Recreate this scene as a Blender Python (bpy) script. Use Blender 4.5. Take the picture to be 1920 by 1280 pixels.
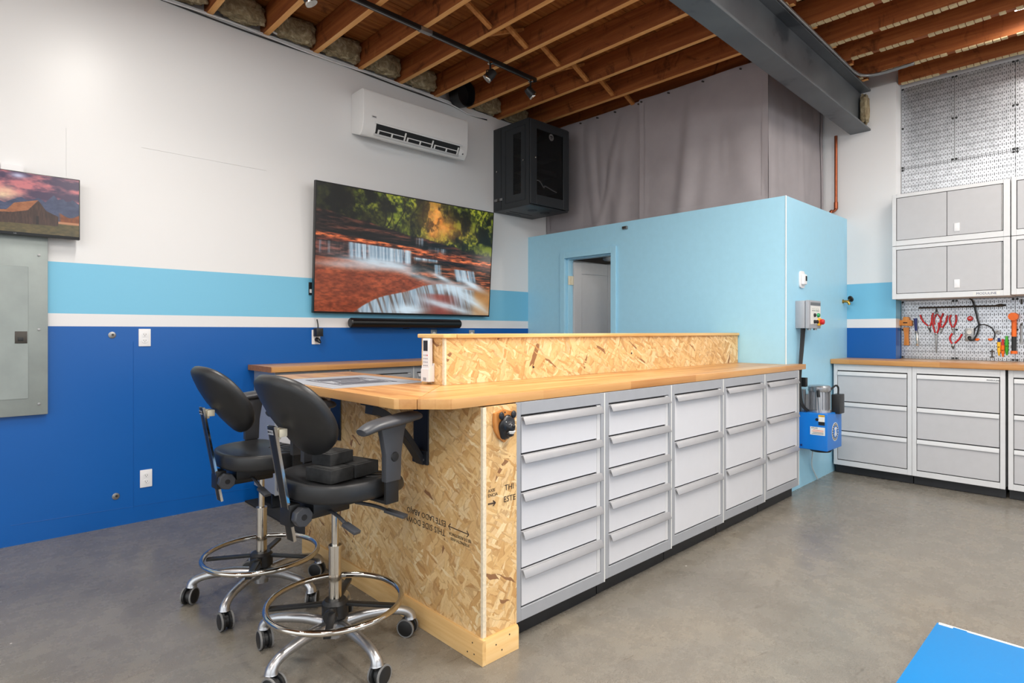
import bpy, bmesh, math, random
import numpy as np
from mathutils import Vector, Matrix
for o in list(bpy.data.objects): bpy.data.objects.remove(o)
S = bpy.context.scene
COL = S.collection
rnd = random.Random(7)
PI = math.pi

# ------------------------------------------------------------------ camera
# x runs along the left wall, y towards the left wall, the camera stands over the origin
F_PX, CX, CY, HC = 1108.0, 960.0, 621.0, 1.25
YAW = math.atan2(1170.0, F_PX)
cam_d = bpy.data.cameras.new('camera'); cam = bpy.data.objects.new('camera', cam_d); COL.objects.link(cam)
cam_d.sensor_width = 36.0; cam_d.lens = 36.0 * F_PX / 1920.0
cam_d.shift_y = -(640.0 - CY) / 1920.0 
cam_d.clip_start = 0.05
cam.location = (0, 0, HC); cam.rotation_euler = (PI / 2, 0, YAW - PI / 2)
S.camera = cam

def P(u, v, x=None, y=None, z=None):
    """photo pixel -> point on the plane x=, y= or z="""
    r = (u - CX) / F_PX; up = (CY - v) / F_PX
    X = math.cos(YAW) + r * math.sin(YAW); Y = math.sin(YAW) - r * math.cos(YAW)
    t = x / X if x is not None else y / Y if y is not None else (z - HC) / up
    return Vector((t * X, t * Y, HC + t * up))

# ------------------------------------------------------------------ world, light, exposure
w = bpy.data.worlds.new('world'); S.world = w; w.use_nodes = True
bg = w.node_tree.nodes['Background']; bg.inputs[0].default_value = (0.93, 0.97, 1.0, 1); bg.inputs[1].default_value = 1.6
S.view_settings.view_transform = 'Standard'; S.view_settings.look = 'None'
S.view_settings.gamma = 1.0; S.view_settings.use_curve_mapping = False
S.view_settings.exposure = 0.22

# ------------------------------------------------------------------ materials
def lin(c):
    o = []
    for v in c:
        v = v / 255.0
        o.append(v / 12.92 if v <= 0.04045 else ((v + 0.055) / 1.055) ** 2.4)
    return (o[0], o[1], o[2], 1.0)
class NT:
    def __init__(s, name):
        s.m = bpy.data.materials.new(name); s.m.use_nodes = True; s.t = s.m.node_tree
        s.b = s.t.nodes['Principled BSDF']
    def n(s, kind, **kw):
        nd = s.t.nodes.new(kind)
        for k, v in kw.items():
            if k.startswith('i_'):
                key = k[2:]; key = int(key) if key.isdigit() else key.replace('_', ' ')
                if isinstance(v, bpy.types.NodeSocket): s.t.links.new(v, nd.inputs[key])
                else: nd.inputs[key].default_value = v
            else: setattr(nd, k, v)
        return nd
    def link(s, a, b): s.t.links.new(a, b)
    def math(s, op, a, b=0.0, c=0.0):
        return s.n('ShaderNodeMath', operation=op, i_0=a, i_1=b, i_2=c).outputs[0]
    def mix(s, f, a, b, mode='MIX'):
        nd = s.n('ShaderNodeMix', data_type='RGBA', blend_type=mode)
        for k, v in ((0, f), (6, a), (7, b)):
            if isinstance(v, bpy.types.NodeSocket): s.link(v, nd.inputs[k])
            else: nd.inputs[k].default_value = v
        return nd.outputs[2]
    def ramp(s, f, stops, interp='LINEAR'):
        nd = s.n('ShaderNodeValToRGB', i_0=f); cr = nd.color_ramp; cr.interpolation = interp
        while len(cr.elements) < len(stops): cr.elements.new(0.5)
        for e, (p, c) in zip(cr.elements, stops): e.position = p; e.color = c if len(c) == 4 else lin(c)
        return nd.outputs[0]
    def coords(s, scale=(1, 1, 1), rot=(0, 0, 0), rand=True):
        tc = s.n('ShaderNodeTexCoord'); v = tc.outputs['Object']
        if rand:
            oi = s.n('ShaderNodeObjectInfo'); r = s.math('MULTIPLY', oi.outputs['Random'], 37.0)
            v = s.n('ShaderNodeVectorMath', operation='ADD', i_0=v, i_1=s.n('ShaderNodeCombineXYZ', i_0=r, i_1=r, i_2=r).outputs[0]).outputs[0]
        return s.n('ShaderNodeMapping', i_Vector=v, i_Scale=scale, i_Rotation=rot).outputs[0]
    def noise(s, vec, scale, detail=4.0, rough=0.55, dist=0.0):
        return s.n('ShaderNodeTexNoise', i_Vector=vec, i_Scale=scale, i_Detail=detail, i_Roughness=rough, i_Distortion=dist).outputs[0]
    def bump(s, h, strength=0.3, dist=0.002):
        s.link(s.n('ShaderNodeBump', i_Strength=strength, i_Distance=dist, i_Height=h).outputs[0], s.b.inputs['Normal'])
    def set(s, **kw):
        for k, v in kw.items():
            i = s.b.inputs[k.replace('_', ' ')]
            if isinstance(v, bpy.types.NodeSocket): s.link(v, i)
            else: i.default_value = v
        return s.m
M = {}
def mat(name, c, rough=0.5, metal=0.0, var=0.06, scale=18.0, bump=0.0, coat=0.0, bscale=200.0):
    t = NT(name); v = t.coords()
    c = lin(c); lo = tuple(x * (1 - var) for x in c[:3]) + (1,); hi = tuple(min(1, x * (1 + var)) for x in c[:3]) + (1,)
    f = t.noise(v, scale)
    t.set(Base_Color=t.ramp(f, [(0.3, lo), (0.7, hi)]), Metallic=metal, Coat_Weight=coat)
    t.set(Roughness=t.math('MULTIPLY_ADD', f, 0.1, rough - 0.05))
    if bump: t.bump(t.noise(v, bscale, 2.0), bump, 0.001)
    M[name] = t.m; return t.m
def osb():
    t = NT('oriented_strand_board'); col = None; hgt = None
    pal = [(0, (186, 138, 82)), (0.22, (216, 176, 118)), (0.45, (232, 202, 150)), (0.65, (208, 164, 106)), (0.85, (240, 218, 174)), (1, (198, 150, 92))]
    for k, (ang, sx, sy) in enumerate([(0.2, 4.5, 24), (1.3, 5, 22), (-0.7, 6, 32), (0.8, 6.5, 34), (2.3, 8, 46), (-1.25, 11, 62), (0.45, 14, 90)]):
        base = t.coords(rot=(0, 0, 0))
        wob = t.n('ShaderNodeTexNoise', i_Vector=base, i_Scale=14.0 + k, i_Detail=2.0).outputs[1]
        vv = t.n('ShaderNodeVectorMath', operation='MULTIPLY_ADD', i_0=wob, i_1=(0.03, 0.03, 0), i_2=base).outputs[0]
        vv = t.n('ShaderNodeMapping', i_Vector=vv, i_Rotation=(0, 0, ang), i_Location=(k * 3.7, k * 1.3, 0), vector_type='POINT').outputs[0]
        vv = t.n('ShaderNodeMapping', i_Vector=vv, i_Scale=(sx, sy, 0.0)).outputs[0]
        vo = t.n('ShaderNodeTexVoronoi', voronoi_dimensions='2D', i_Vector=vv, i_Scale=1.0)
        sp = t.n('ShaderNodeSeparateColor', i_0=vo.outputs['Color'])
        c = t.ramp(sp.outputs[0], pal)
        g = t.n('ShaderNodeTexNoise', i_Vector=t.n('ShaderNodeMapping', i_Vector=vv, i_Scale=(0.7, 7, 1)).outputs[0], i_Scale=1.0, i_Detail=3.0).outputs[0]
        c = t.mix(t.math('MULTIPLY', t.math('LESS_THAN', g, 0.36), 0.3 if k % 3 else 0.5), c, lin((160, 108, 58)))
        dist = vo.outputs['Distance']
        ed = t.math('GREATER_THAN', dist, 0.62)
        c = t.mix(t.math('MULTIPLY', ed, 0.42), c, lin((138, 88, 46)))
        if k >= 4: c = t.mix(t.math('GREATER_THAN', sp.outputs[2], 0.978 if k < 6 else 0.98), c, lin((110, 58, 38)))
        if col is None: col, hgt = c, sp.outputs[2]
        else:
            m = t.math('GREATER_THAN', sp.outputs[1], 0.52 if k < 4 else 0.72)
            col = t.mix(m, col, c)
            hgt = t.math('ADD', t.math('MULTIPLY', hgt, t.math('SUBTRACT', 1.0, m)), t.math('MULTIPLY', sp.outputs[2], m))
    fine = t.noise(t.coords(), 70.0, 4.0, 0.7)
    col = t.mix(0.2, col, lin((224, 188, 132)))
    col = t.mix(t.ramp(fine, [(0.3, (0.22, 0.22, 0.22, 1)), (0.5, (0, 0, 0, 1))]), col, lin((164, 116, 66)))
    M['osb'] = t.set(Base_Color=col, Roughness=0.55, Specular_IOR_Level=0.3); t.bump(hgt, 0.35, 0.0012)
osb()
def butcher(name, cols):
    t = NT(name); v = t.coords()
    br = t.n('ShaderNodeTexBrick', i_Vector=v, i_Color1=(0, 0, 0, 1), i_Color2=(1, 1, 1, 1), i_Mortar=(0.2, 0.2, 0.2, 1), i_Scale=1.0, i_Mortar_Size=0.0006, i_Bias=0.0, i_Brick_Width=0.62, i_Row_Height=0.038)
    br.offset = 0.37
    g = t.noise(t.n('ShaderNodeMapping', i_Vector=v, i_Scale=(2.2, 40, 40)).outputs[0], 1.0, 5.0)
    k = t.math('ADD', t.math('MULTIPLY', t.n('ShaderNodeSeparateColor', i_0=br.outputs[0]).outputs[0], 0.55), t.math('MULTIPLY', g, 0.6))
    M[name] = t.set(Base_Color=t.ramp(k, [(0.15, cols[0]), (0.5, cols[1]), (0.85, cols[2])]), Roughness=0.32, Specular_IOR_Level=0.4)
butcher('butcher_block', [(164, 108, 58), (196, 144, 88), (212, 166, 108)])
def wood(name, cols, axis, grain=30.0, rough=0.6, stain=0.0):
    t = NT(name); sc = [grain] * 3; sc[axis] = grain * 0.05
    v = t.coords(); g = t.noise(t.n('ShaderNodeMapping', i_Vector=v, i_Scale=tuple(sc)).outputs[0], 1.0, 6.0, 0.6, 0.4)
    c = t.ramp(g, [(0.25, cols[0]), (0.5, cols[1]), (0.75, cols[2])])
    if stain:
        sv = [2.6] * 3; sv[axis] = 3.6
        s1 = t.noise(t.n('ShaderNodeMapping', i_Vector=v, i_Scale=tuple(sv)).outputs[0], 1.0, 6.0, 0.7, 1.6)
        c = t.mix(t.math('MULTIPLY', t.ramp(s1, [(0.55, (0, 0, 0, 1)), (0.68, (1, 1, 1, 1))]), stain), c, lin((58, 30, 14)))
        c = t.mix(t.math('MULTIPLY', t.ramp(s1, [(0.28, (1, 1, 1, 1)), (0.42, (0, 0, 0, 1))]), stain * 0.7), c, lin((176, 112, 62)))
    M[name] = t.set(Base_Color=c, Roughness=rough, Specular_IOR_Level=0.25); t.bump(g, 0.2, 0.001)
wood('joist_stained', [(122, 66, 36), (152, 86, 46), (180, 110, 60)], 1, stain=0.7)
wood('joist_bare', [(222, 154, 88), (238, 178, 110), (246, 198, 134)], 1)
wood('deck_wood', [(116, 66, 30), (152, 94, 46), (180, 118, 62)], 0, stain=0.6)
wood('brace_wood', [(160, 100, 52), (196, 132, 74), (214, 154, 92)], 2)
wood('pine_y', [(196, 148, 88), (222, 182, 122), (236, 204, 150)], 1, grain=22)
wood('pine_x', [(196, 148, 88), (222, 182, 122), (236, 204, 150)], 0, grain=22)
wood('plaque_wood', [(150, 92, 44), (190, 126, 66), (206, 146, 84)], 2, rough=0.35)
wood('mallet_wood', [(186, 116, 54), (206, 136, 70), (220, 156, 88)], 2, rough=0.45)
def wall_paint():
    t = NT('banded_wall_paint'); tc = t.n('ShaderNodeTexCoord'); sp = t.n('ShaderNodeSeparateXYZ', i_0=tc.outputs['Object'])
    z = t.math('DIVIDE', sp.outputs[2], 4.0)
    c = t.ramp(z, [(0.0, (0, 88, 168)), (1.279 / 4, (226, 226, 228)), (1.345 / 4, (118, 190, 222)), (1.657 / 4, (226, 226, 227))], 'CONSTANT')
    n = t.noise(tc.outputs['Object'], 160.0, 2.0)
    t.set(Base_Color=c, Roughness=0.36, Specular_IOR_Level=0.45); t.bump(n, 0.06, 0.001); M['wall_paint'] = t.m
wall_paint()
def floor_mat():
    t = NT('sealed_concrete'); v = t.coords(rand=False)
    a = t.noise(v, 1.1, 6.0, 0.6, 0.5); b = t.noise(v, 9.0, 5.0, 0.7); d = t.noise(v, 240.0, 2.0)
    c = t.ramp(a, [(0.3, (116, 111, 103)), (0.5, (133, 128, 119)), (0.7, (145, 136, 121))])
    c = t.mix(t.ramp(b, [(0.35, (0.5, 0.5, 0.5, 1)), (0.6, (0, 0, 0, 1))]), c, lin((112, 106, 97)))
    c = t.mix(t.ramp(d, [(0.3, (0.7, 0.7, 0.7, 1)), (0.55, (0, 0, 0, 1))]), c, lin((92, 86, 78)))
    sc = t.noise(t.n('ShaderNodeMapping', i_Vector=v, i_Scale=(3.0, 14.0, 1), i_Rotation=(0, 0, 0.5)).outputs[0], 1.2, 6.0, 0.75, 1.2)
    c = t.mix(t.ramp(sc, [(0.60, (0, 0, 0, 1)), (0.70, (0.6, 0.6, 0.6, 1))]), c, lin((84, 76, 66)))
    sp = t.n('ShaderNodeTexVoronoi', i_Vector=v, i_Scale=5.0, i_Randomness=1.0).outputs['Distance']
    c = t.mix(t.math('LESS_THAN', sp, 0.022), c, lin((215, 210, 205)))
    t.set(Base_Color=c, Roughness=t.ramp(b, [(0.3, (0.2, 0.2, 0.2, 1)), (0.7, (0.34, 0.34, 0.34, 1))]), Specular_IOR_Level=0.5); t.bump(d, 0.08, 0.001); M['floor'] = t.m
floor_mat()
def pegboard():
    # one inch perforation: round holes on the grid, upright slots half a step aside
    t = NT('perforated_steel'); tc = t.n('ShaderNodeTexCoord'); sp = t.n('ShaderNodeSeparateXYZ', i_0=tc.outputs['Object'])
    def cell(sock, pitch, off=0.0):
        return t.math('MULTIPLY', t.math('SUBTRACT', t.math('FRACT', t.math('ADD', t.math('DIVIDE', sock, pitch), off + 100.0)), 0.5), pitch)
    hy, hz = cell(sp.outputs[1], 0.0254), cell(sp.outputs[2], 0.0254)
    hole = t.math('LESS_THAN', t.math('SQRT', t.math('ADD', t.math('POWER', hy, 2.0), t.math('POWER', hz, 2.0))), 0.0034)
    sy, sz = cell(sp.outputs[1], 0.0254, 0.5), cell(sp.outputs[2], 0.0508, 0.25)
    slot = t.math('MULTIPLY', t.math('LESS_THAN', t.math('ABSOLUTE', sy), 0.0019), t.math('LESS_THAN', t.math('ABSOLUTE', sz), 0.0115))
    k = t.math('MAXIMUM', hole, slot)
    g = t.noise(tc.outputs['Object'], 22.0, 4.0)
    c = t.ramp(g, [(0.3, (176, 180, 186)), (0.7, (204, 208, 214))])
    t.set(Base_Color=t.mix(k, c, lin((34, 36, 40))), Metallic=t.math('SUBTRACT', 0.92, t.math('MULTIPLY', k, 0.9)), Roughness=t.math('MULTIPLY_ADD', k, 0.3, 0.36))
    t.bump(t.math('SUBTRACT', 1.0, k), 0.5, 0.002); M['pegboard'] = t.m
pegboard()
def screen(name):
    t = NT(name); a = t.n('ShaderNodeVertexColor', layer_name='picture')
    t.set(Base_Color=(0.005, 0.005, 0.006, 1), Roughness=0.25, Emission_Color=a.outputs[0], Emission_Strength=0.85); M[name] = t.m
screen('lit_screen')
def insulation():
    t = NT('mineral_wool'); v = t.coords(); n = t.noise(v, 16.0, 8.0, 0.75, 1.0)
    t.set(Base_Color=t.ramp(n, [(0.3, (112, 98, 74)), (0.5, (166, 150, 118)), (0.68, (214, 202, 170))]), Roughness=0.95); t.bump(n, 1.0, 0.02); M['insulation'] = t.m
insulation()
def worn_blue():
    t = NT('worn_blue_paint'); v = t.coords()
    n = t.noise(t.n('ShaderNodeMapping', i_Vector=v, i_Scale=(14, 5, 5)).outputs[0], 1.0, 8.0, 0.75, 0.6)
    t.set(Base_Color=t.mix(t.ramp(n, [(0.62, (0, 0, 0, 1)), (0.8, (0.7, 0.7, 0.7, 1))]), lin((0, 126, 198)), lin((110, 172, 212))), Roughness=0.4); M['worn_blue'] = t.m
worn_blue()
mat('white_plastic', (232, 232, 234), 0.35, var=0.01)
mat('ac_white', (228, 228, 228), 0.3, var=0.01)
mat('box_blue', (160, 212, 236), 0.4, var=0.02, bump=0.05)
mat('white_wall', (226, 226, 228), 0.5, var=0.02)
mat('drawer_white', (206, 207, 212), 0.38, var=0.012)
mat('cab_frame', (164, 167, 173), 0.4, 0.2, var=0.03)
mat('pull_metal', (158, 158, 161), 0.42, 0.15, var=0.03)
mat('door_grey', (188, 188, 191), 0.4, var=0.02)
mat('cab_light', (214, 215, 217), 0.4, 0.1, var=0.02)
mat('black_gap', (18, 19, 22), 0.6, var=0.05)
mat('kick_black', (26, 28, 32), 0.45, var=0.2)
mat('black_plastic', (24, 25, 27), 0.42, var=0.1)
mat('soft_black', (36, 37, 39), 0.4, var=0.12, bump=0.15)
mat('arm_grey', (62, 64, 69), 0.4, var=0.05)
mat('bracket_steel', (44, 47, 54), 0.4, 0.4, var=0.06)
mat('rubber', (40, 41, 42), 0.8, var=0.35, scale=40, bump=0.3)
mat('chrome', (205, 200, 192), 0.1, 1.0, var=0.02)
mat('cast_alu', (186, 187, 190), 0.3, 0.9, var=0.06)
mat('steel_grey', (150, 150, 150), 0.35, 0.8)
mat('dark_steel', (74, 70, 66), 0.4, 0.7)
mat('galv', (148, 156, 154), 0.45, 0.35, var=0.08, scale=7)
mat('rack_black', (46, 50, 54), 0.45, 0.2, var=0.05)
mat('tv_black', (14, 14, 16), 0.3, var=0.05)
mat('tire_grey', (118, 118, 118), 0.6)
mat('tarp_grey', (164, 157, 160), 0.6, var=0.05, scale=6, bump=0.1)
mat('copper', (150, 84, 58), 0.35, 0.9, var=0.1)
mat('brass', (176, 140, 70), 0.3, 0.9)
mat('beige_metal', (214, 206, 184), 0.4, 0.3)
mat('unit_blue', (12, 116, 206), 0.35, var=0.02)
mat('red', (196, 34, 36), 0.4, var=0.05)
mat('orange', (240, 110, 24), 0.45, var=0.05)
mat('yellow', (246, 190, 40), 0.45, var=0.05)
mat('green', (60, 170, 40), 0.4, var=0.05)
mat('button_green', (20, 150, 90), 0.3)
mat('navy', (24, 44, 110), 0.4)
mat('ink', (58, 44, 34), 0.8, var=0.2, scale=60)
mat('dark_ink', (30, 34, 44), 0.7)
mat('decal_grey', (160, 163, 170), 0.5, var=0.02)
mat('decal_line', (66, 68, 78), 0.5)
mat('label_white', (226, 226, 222), 0.5, var=0.02)
mat('bear_black', (22, 24, 30), 0.32, var=0.3, scale=50)
mat('osb_edge', (224, 210, 184), 0.8, var=0.12, scale=90, bump=0.4)
mat('end_grain', (158, 104, 56), 0.5, var=0.3, scale=60)
mat('plaster', (206, 186, 146), 0.9, var=0.15, scale=40)
mat('mat_black', (30, 31, 33), 0.85, var=0.5, scale=120)
mat('hose', (190, 200, 205), 0.3)
mat('inner_wood', (92, 66, 46), 0.6, var=0.2)
mat('fan_dark', (40, 42, 46), 0.6)
mat('vent_grey', (196, 197, 199), 0.4, var=0.02)
def beam_mat():
    t = NT('mill_steel'); v = t.coords(rand=False); n = t.noise(v, 1.6, 4.0, 0.6, 0.3)
    t.set(Base_Color=t.ramp(n, [(0.4, (102, 107, 111)), (0.6, (92, 96, 101)), (0.66, (62, 68, 74))]), Metallic=0.3, Roughness=0.45); M['beam'] = t.m
beam_mat()
def glass_dark():
    t = NT('smoked_glass'); t.set(Base_Color=(0.006, 0.007, 0.008, 1), Roughness=0.06, Alpha=0.4); M['smoked'] = t.m
glass_dark()
def lamp_mat():
    t = NT('lamp_diffuser'); t.set(Base_Color=(0.9, 0.9, 0.9, 1), Emission_Color=(1, 0.96, 0.9, 1), Emission_Strength=9.0); M['lamp'] = t.m
lamp_mat()

# ------------------------------------------------------------------ mesh building
class Mb:
    def __init__(s): s.v = []; s.f = []; s.mi = []; s.cur = 0
    def add(s, vs, fs):
        o = len(s.v); s.v += [tuple(p) for p in vs]; s.f += [tuple(o + i for i in f) for f in fs]; s.mi += [s.cur] * len(fs); return s
    def box(s, x0, x1, y0, y1, z0, z1):
        vs = [(x, y, z) for z in (z0, z1) for y in (y0, y1) for x in (x0, x1)]
        return s.add(vs, [(0, 2, 3, 1), (4, 5, 7, 6), (0, 1, 5, 4), (2, 6, 7, 3), (0, 4, 6, 2), (1, 3, 7, 5)])
    def obox(s, c, sx, sy, sz, rot=(0, 0, 0)):
        R = Matrix.Rotation(rot[2], 3, 'Z') @ Matrix.Rotation(rot[1], 3, 'Y') @ Matrix.Rotation(rot[0], 3, 'X'); c = Vector(c)
        vs = [c + R @ Vector((x, y, z)) for z in (-sz / 2, sz / 2) for y in (-sy / 2, sy / 2) for x in (-sx / 2, sx / 2)]
        return s.add(vs, [(0, 2, 3, 1), (4, 5, 7, 6), (0, 1, 5, 4), (2, 6, 7, 3), (0, 4, 6, 2), (1, 3, 7, 5)])
    def prism(s, poly, axis, a0, a1):
        """poly: counter-clockwise points in the two other axes (yz, xz or xy)"""
        def q(p, a): return (a, p[0], p[1]) if axis == 0 else (p[0], a, p[1]) if axis == 1 else (p[0], p[1], a)
        n = len(poly); vs = [q(p, a0) for p in poly] + [q(p, a1) for p in poly]
        fs = [tuple(range(n))[::-1], tuple(range(n, 2 * n))] + [(i, (i + 1) % n, n + (i + 1) % n, n + i) for i in range(n)]
        return s.add(vs, fs)
    def tube(s, pts, r, seg=10, closed=False, flat=1.0):
        pts = [Vector(p) for p in pts]; n = len(pts); rs = r if isinstance(r, (list, tuple)) else [r] * n
        vs = []; up = None
        for i, p in enumerate(pts):
            a = pts[(i - 1) % n] if (closed or i) else p; b = pts[(i + 1) % n] if (closed or i < n - 1) else p
            d = (b - a).normalized()
            if up is None: up = Vector((0, 0, 1)) if abs(d.z) < 0.9 else Vector((1, 0, 0))
            side = d.cross(up).normalized(); up = side.cross(d).normalized()
            for k in range(seg):
                t = 2 * PI * k / seg; vs.append(p + side * (math.cos(t) * rs[i]) + up * (math.sin(t) * rs[i] * flat))
        fs = [(i * seg + k, i * seg + (k + 1) % seg, ((i + 1) % n) * seg + (k + 1) % seg, ((i + 1) % n) * seg + k) for i in range(n if closed else n - 1) for k in range(seg)]
        if not closed: fs += [tuple(range(seg))[::-1], tuple(range((n - 1) * seg, n * seg))]
        return s.add(vs, fs)
    def cyl(s, a, b, r0, r1=None, seg=20): return s.tube([a, b], [r0, r0 if r1 is None else r1], seg)
    def lathe(s, prof, c=(0, 0, 0), seg=28, axis=(0, 0, 1)):
        R = Vector((0, 0, 1)).rotation_difference(Vector(axis)).to_matrix(); c = Vector(c); n = len(prof)
        vs = [c + R @ Vector((r * math.cos(2 * PI * k / seg), r * math.sin(2 * PI * k / seg), z)) for r, z in prof for k in range(seg)]
        fs = [(i * seg + k, i * seg + (k + 1) % seg, (i + 1) * seg + (k + 1) % seg, (i + 1) * seg + k) for i in range(n - 1) for k in range(seg)]
        fs += [tuple(range(seg))[::-1], tuple(range((n - 1) * seg, n * seg))]
        return s.add(vs, fs)
    def grid(s, fn, nu, nv):
        vs = [fn(i / nu, j / nv) for j in range(nv + 1) for i in range(nu + 1)]
        return s.add(vs, [(j * (nu + 1) + i, j * (nu + 1) + i + 1, (j + 1) * (nu + 1) + i + 1, (j + 1) * (nu + 1) + i) for j in range(nv) for i in range(nu)])
    def ball(s, c, rx, ry, rz, nu=18, nv=10):
        return s.lathe_s(c, rx, ry, rz, nu, nv)
    def lathe_s(s, c, rx, ry, rz, nu, nv):
        vs = [(c[0] + rx * math.sin(PI * (j + 0.5) / nv) * math.cos(2 * PI * i / nu), c[1] + ry * math.sin(PI * (j + 0.5) / nv) * math.sin(2 * PI * i / nu), c[2] - rz * math.cos(PI * (j + 0.5) / nv)) for j in range(nv) for i in range(nu)]
        fs = [(j * nu + i, j * nu + (i + 1) % nu, (j + 1) * nu + (i + 1) % nu, (j + 1) * nu + i) for j in range(nv - 1) for i in range(nu)]
        return s.add(vs, fs + [tuple(range(nu))[::-1], tuple(range((nv - 1) * nu, nv * nu))])
    def build(s, name, mats, parent=None, bev=0.0, seg=2, smooth=True, off=None, mw=None, ang=35):
        """vertices are in the parent's own frame (off is taken away first)"""
        me = bpy.data.meshes.new(name); vs = s.v
        if off is not None: vs = [(p[0] - off[0], p[1] - off[1], p[2] - off[2]) for p in vs]
        me.from_pydata(vs, [], s.f)
        if not isinstance(mats, (list, tuple)): mats = [mats]
        for m in mats: me.materials.append(M[m])
        me.polygons.foreach_set('material_index', s.mi)
        if bev:
            b = bmesh.new(); b.from_mesh(me)
            es = [e for e in b.edges if len(e.link_faces) == 2 and e.calc_face_angle(0) > 0.6]
            bmesh.ops.bevel(b, geom=es, offset=bev, segments=seg, affect='EDGES', profile=0.6, clamp_overlap=True)
            b.to_mesh(me); b.free()
        me.update()
        if smooth: me.shade_smooth(); me.set_sharp_from_angle(angle=math.radians(ang))
        o = bpy.data.objects.new(name, me); COL.objects.link(o)
        if parent is not None: o.parent = parent
        if mw is not None: o.matrix_local = mw
        return o
def tag(o, label, cat, group=None, kind=None):
    if label: o['label'] = label
    if cat: o['category'] = cat
    if group: o['group'] = group
    if kind: o['kind'] = kind
    return o
def thing(name, label, cat, loc=(0, 0, 0), rz=0.0, group=None):
    o = bpy.data.objects.new(name, None); o.empty_display_size = 0.05; COL.objects.link(o)
    o.location = loc; o.rotation_euler = (0, 0, rz); return tag(o, label, cat, group)
def struct(o, label=None):
    o['kind'] = 'structure'
    if label: o['label'] = label
    return o
def copy_tree(o, parent=None):
    c = o.copy(); COL.objects.link(c); c.parent = parent
    for ch in o.children: copy_tree(ch, c)
    return c
def frame(o, xd, yd):
    xd = Vector(xd); yd = Vector(yd); zd = xd.cross(yd)
    m = Matrix((xd, yd, zd)).transposed().to_4x4(); m.translation = Vector(o); return m
def lettering(name, text, size, origin, xd, yd, material, parent, align='CENTER', spacing=1.0, off=None):
    c = bpy.data.curves.new(name, 'FONT'); c.body = text; c.size = size; c.align_x = align; c.align_y = 'CENTER'; c.extrude = 0.0004; c.space_character = spacing; c.resolution_u = 2
    t = bpy.data.objects.new(name, c); COL.objects.link(t); bpy.context.view_layer.update()
    me = bpy.data.meshes.new_from_object(t.evaluated_get(bpy.context.evaluated_depsgraph_get())); bpy.data.objects.remove(t); bpy.data.curves.remove(c)
    me.materials.clear(); me.materials.append(M[material]); me.name = name
    o = bpy.data.objects.new(name, me); COL.objects.link(o); o.parent = parent
    m = frame(origin, xd, yd)
    if off is not None: m.translation -= Vector(off)
    o.matrix_local = m; return o
def box_part(name, m, parent, x0, x1, y0, y1, z0, z1, bev=0.0, off=None):
    return Mb().box(x0, x1, y0, y1, z0, z1).build(name, m, parent, bev=bev, off=off)
def smooth_path(pts, n=8):
    """Catmull-Rom through the points"""
    pts = [Vector(p) for p in pts]; out = []
    for i in range(len(pts) - 1):
        p0 = pts[max(i - 1, 0)]; p1 = pts[i]; p2 = pts[i + 1]; p3 = pts[min(i + 2, len(pts) - 1)]
        for k in range(n):
            t = k / n
            out.append(0.5 * ((2 * p1) + (p2 - p0) * t + (2 * p0 - 5 * p1 + 4 * p2 - p3) * t * t + (3 * p1 - p0 - 3 * p2 + p3) * t ** 3))
    return out + [pts[-1]]

# ================================================================== the place
def zf(x): return 0.0 if x < 1.6 else min(0.055, (x - 1.6) * 0.0125)      # the slab falls towards the garage door
def zj(x): return 3.525 - 0.025 * x                                        # underside of the joists
YL, XB, XC, XP, YB, ZB = 4.5, 4.5, 5.85, 6.03, 1.79, 2.26                  # left wall, blue room front, pier, pegboard wall, blue room side, its height
RX0, RY0 = -3.2, -3.6
g = Mb()
xs = [-9, RX0, 1.6, 3.0, 4.5, 6.1, 9]
g.add([(x, y, zf(x)) for y in (-10, 5.0) for x in xs] , [(i, i + 1, len(xs) + i + 1, len(xs) + i) for i in range(len(xs) - 1)])
struct(g.build('floor', 'floor', smooth=False), 'grey sealed concrete floor with scuffs and dark stains')
wl = Mb().box(RX0, 6.1, YL, YL + 0.15, -0.05, 3.42 + 0.0)
wl = Mb().prism([(RX0, -0.05), (6.1, -0.05), (6.1, zj(6.1) + 0.005), (RX0, zj(RX0) + 0.005)], 1, YL, YL + 0.15)
wl.prism([(RX0, zj(RX0)), (6.1, zj(6.1)), (6.1, zj(6.1) + 0.225), (RX0, zj(RX0) + 0.225)], 1, YL + 0.062, YL + 0.15)
wall_left = struct(wl.build('wall_left', 'wall_paint'), 'white wall with light blue and royal blue painted bands')
# sheet joints of the wall panelling: fine cover strips a hair proud of the wall
for (u0, v0, u1, v1) in ((250, 640, 250, 955), (124, 240, 124, 330), (20, 985, 470, 915), (265, 276, 500, 320)):
    a = P(u0, v0, y=YL - 0.001); b = P(u1, v1, y=YL - 0.001)
    Mb().tube([a, b], 0.0012, 4).build('panel_joint', 'wall_paint', wall_left)
# pegboard wall, pier and wall behind the loft
struct(Mb().box(XP, XP + 0.15, RY0, 1.6, -0.05, zj(XP) + 0.21).build('wall_right', 'white_wall'), 'white wall behind the pegboards')
pier = Mb().box(XC, XP, 1.41, YL, -0.05, zj(XC) + 0.0).box(XC + 0.1, XP, 1.41, YL, zj(XC), zj(XP) + 0.2)
struct(pier.build('wall_back', 'wall_paint'), 'banded white and blue pier wall beside the upper cabinets')
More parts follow.
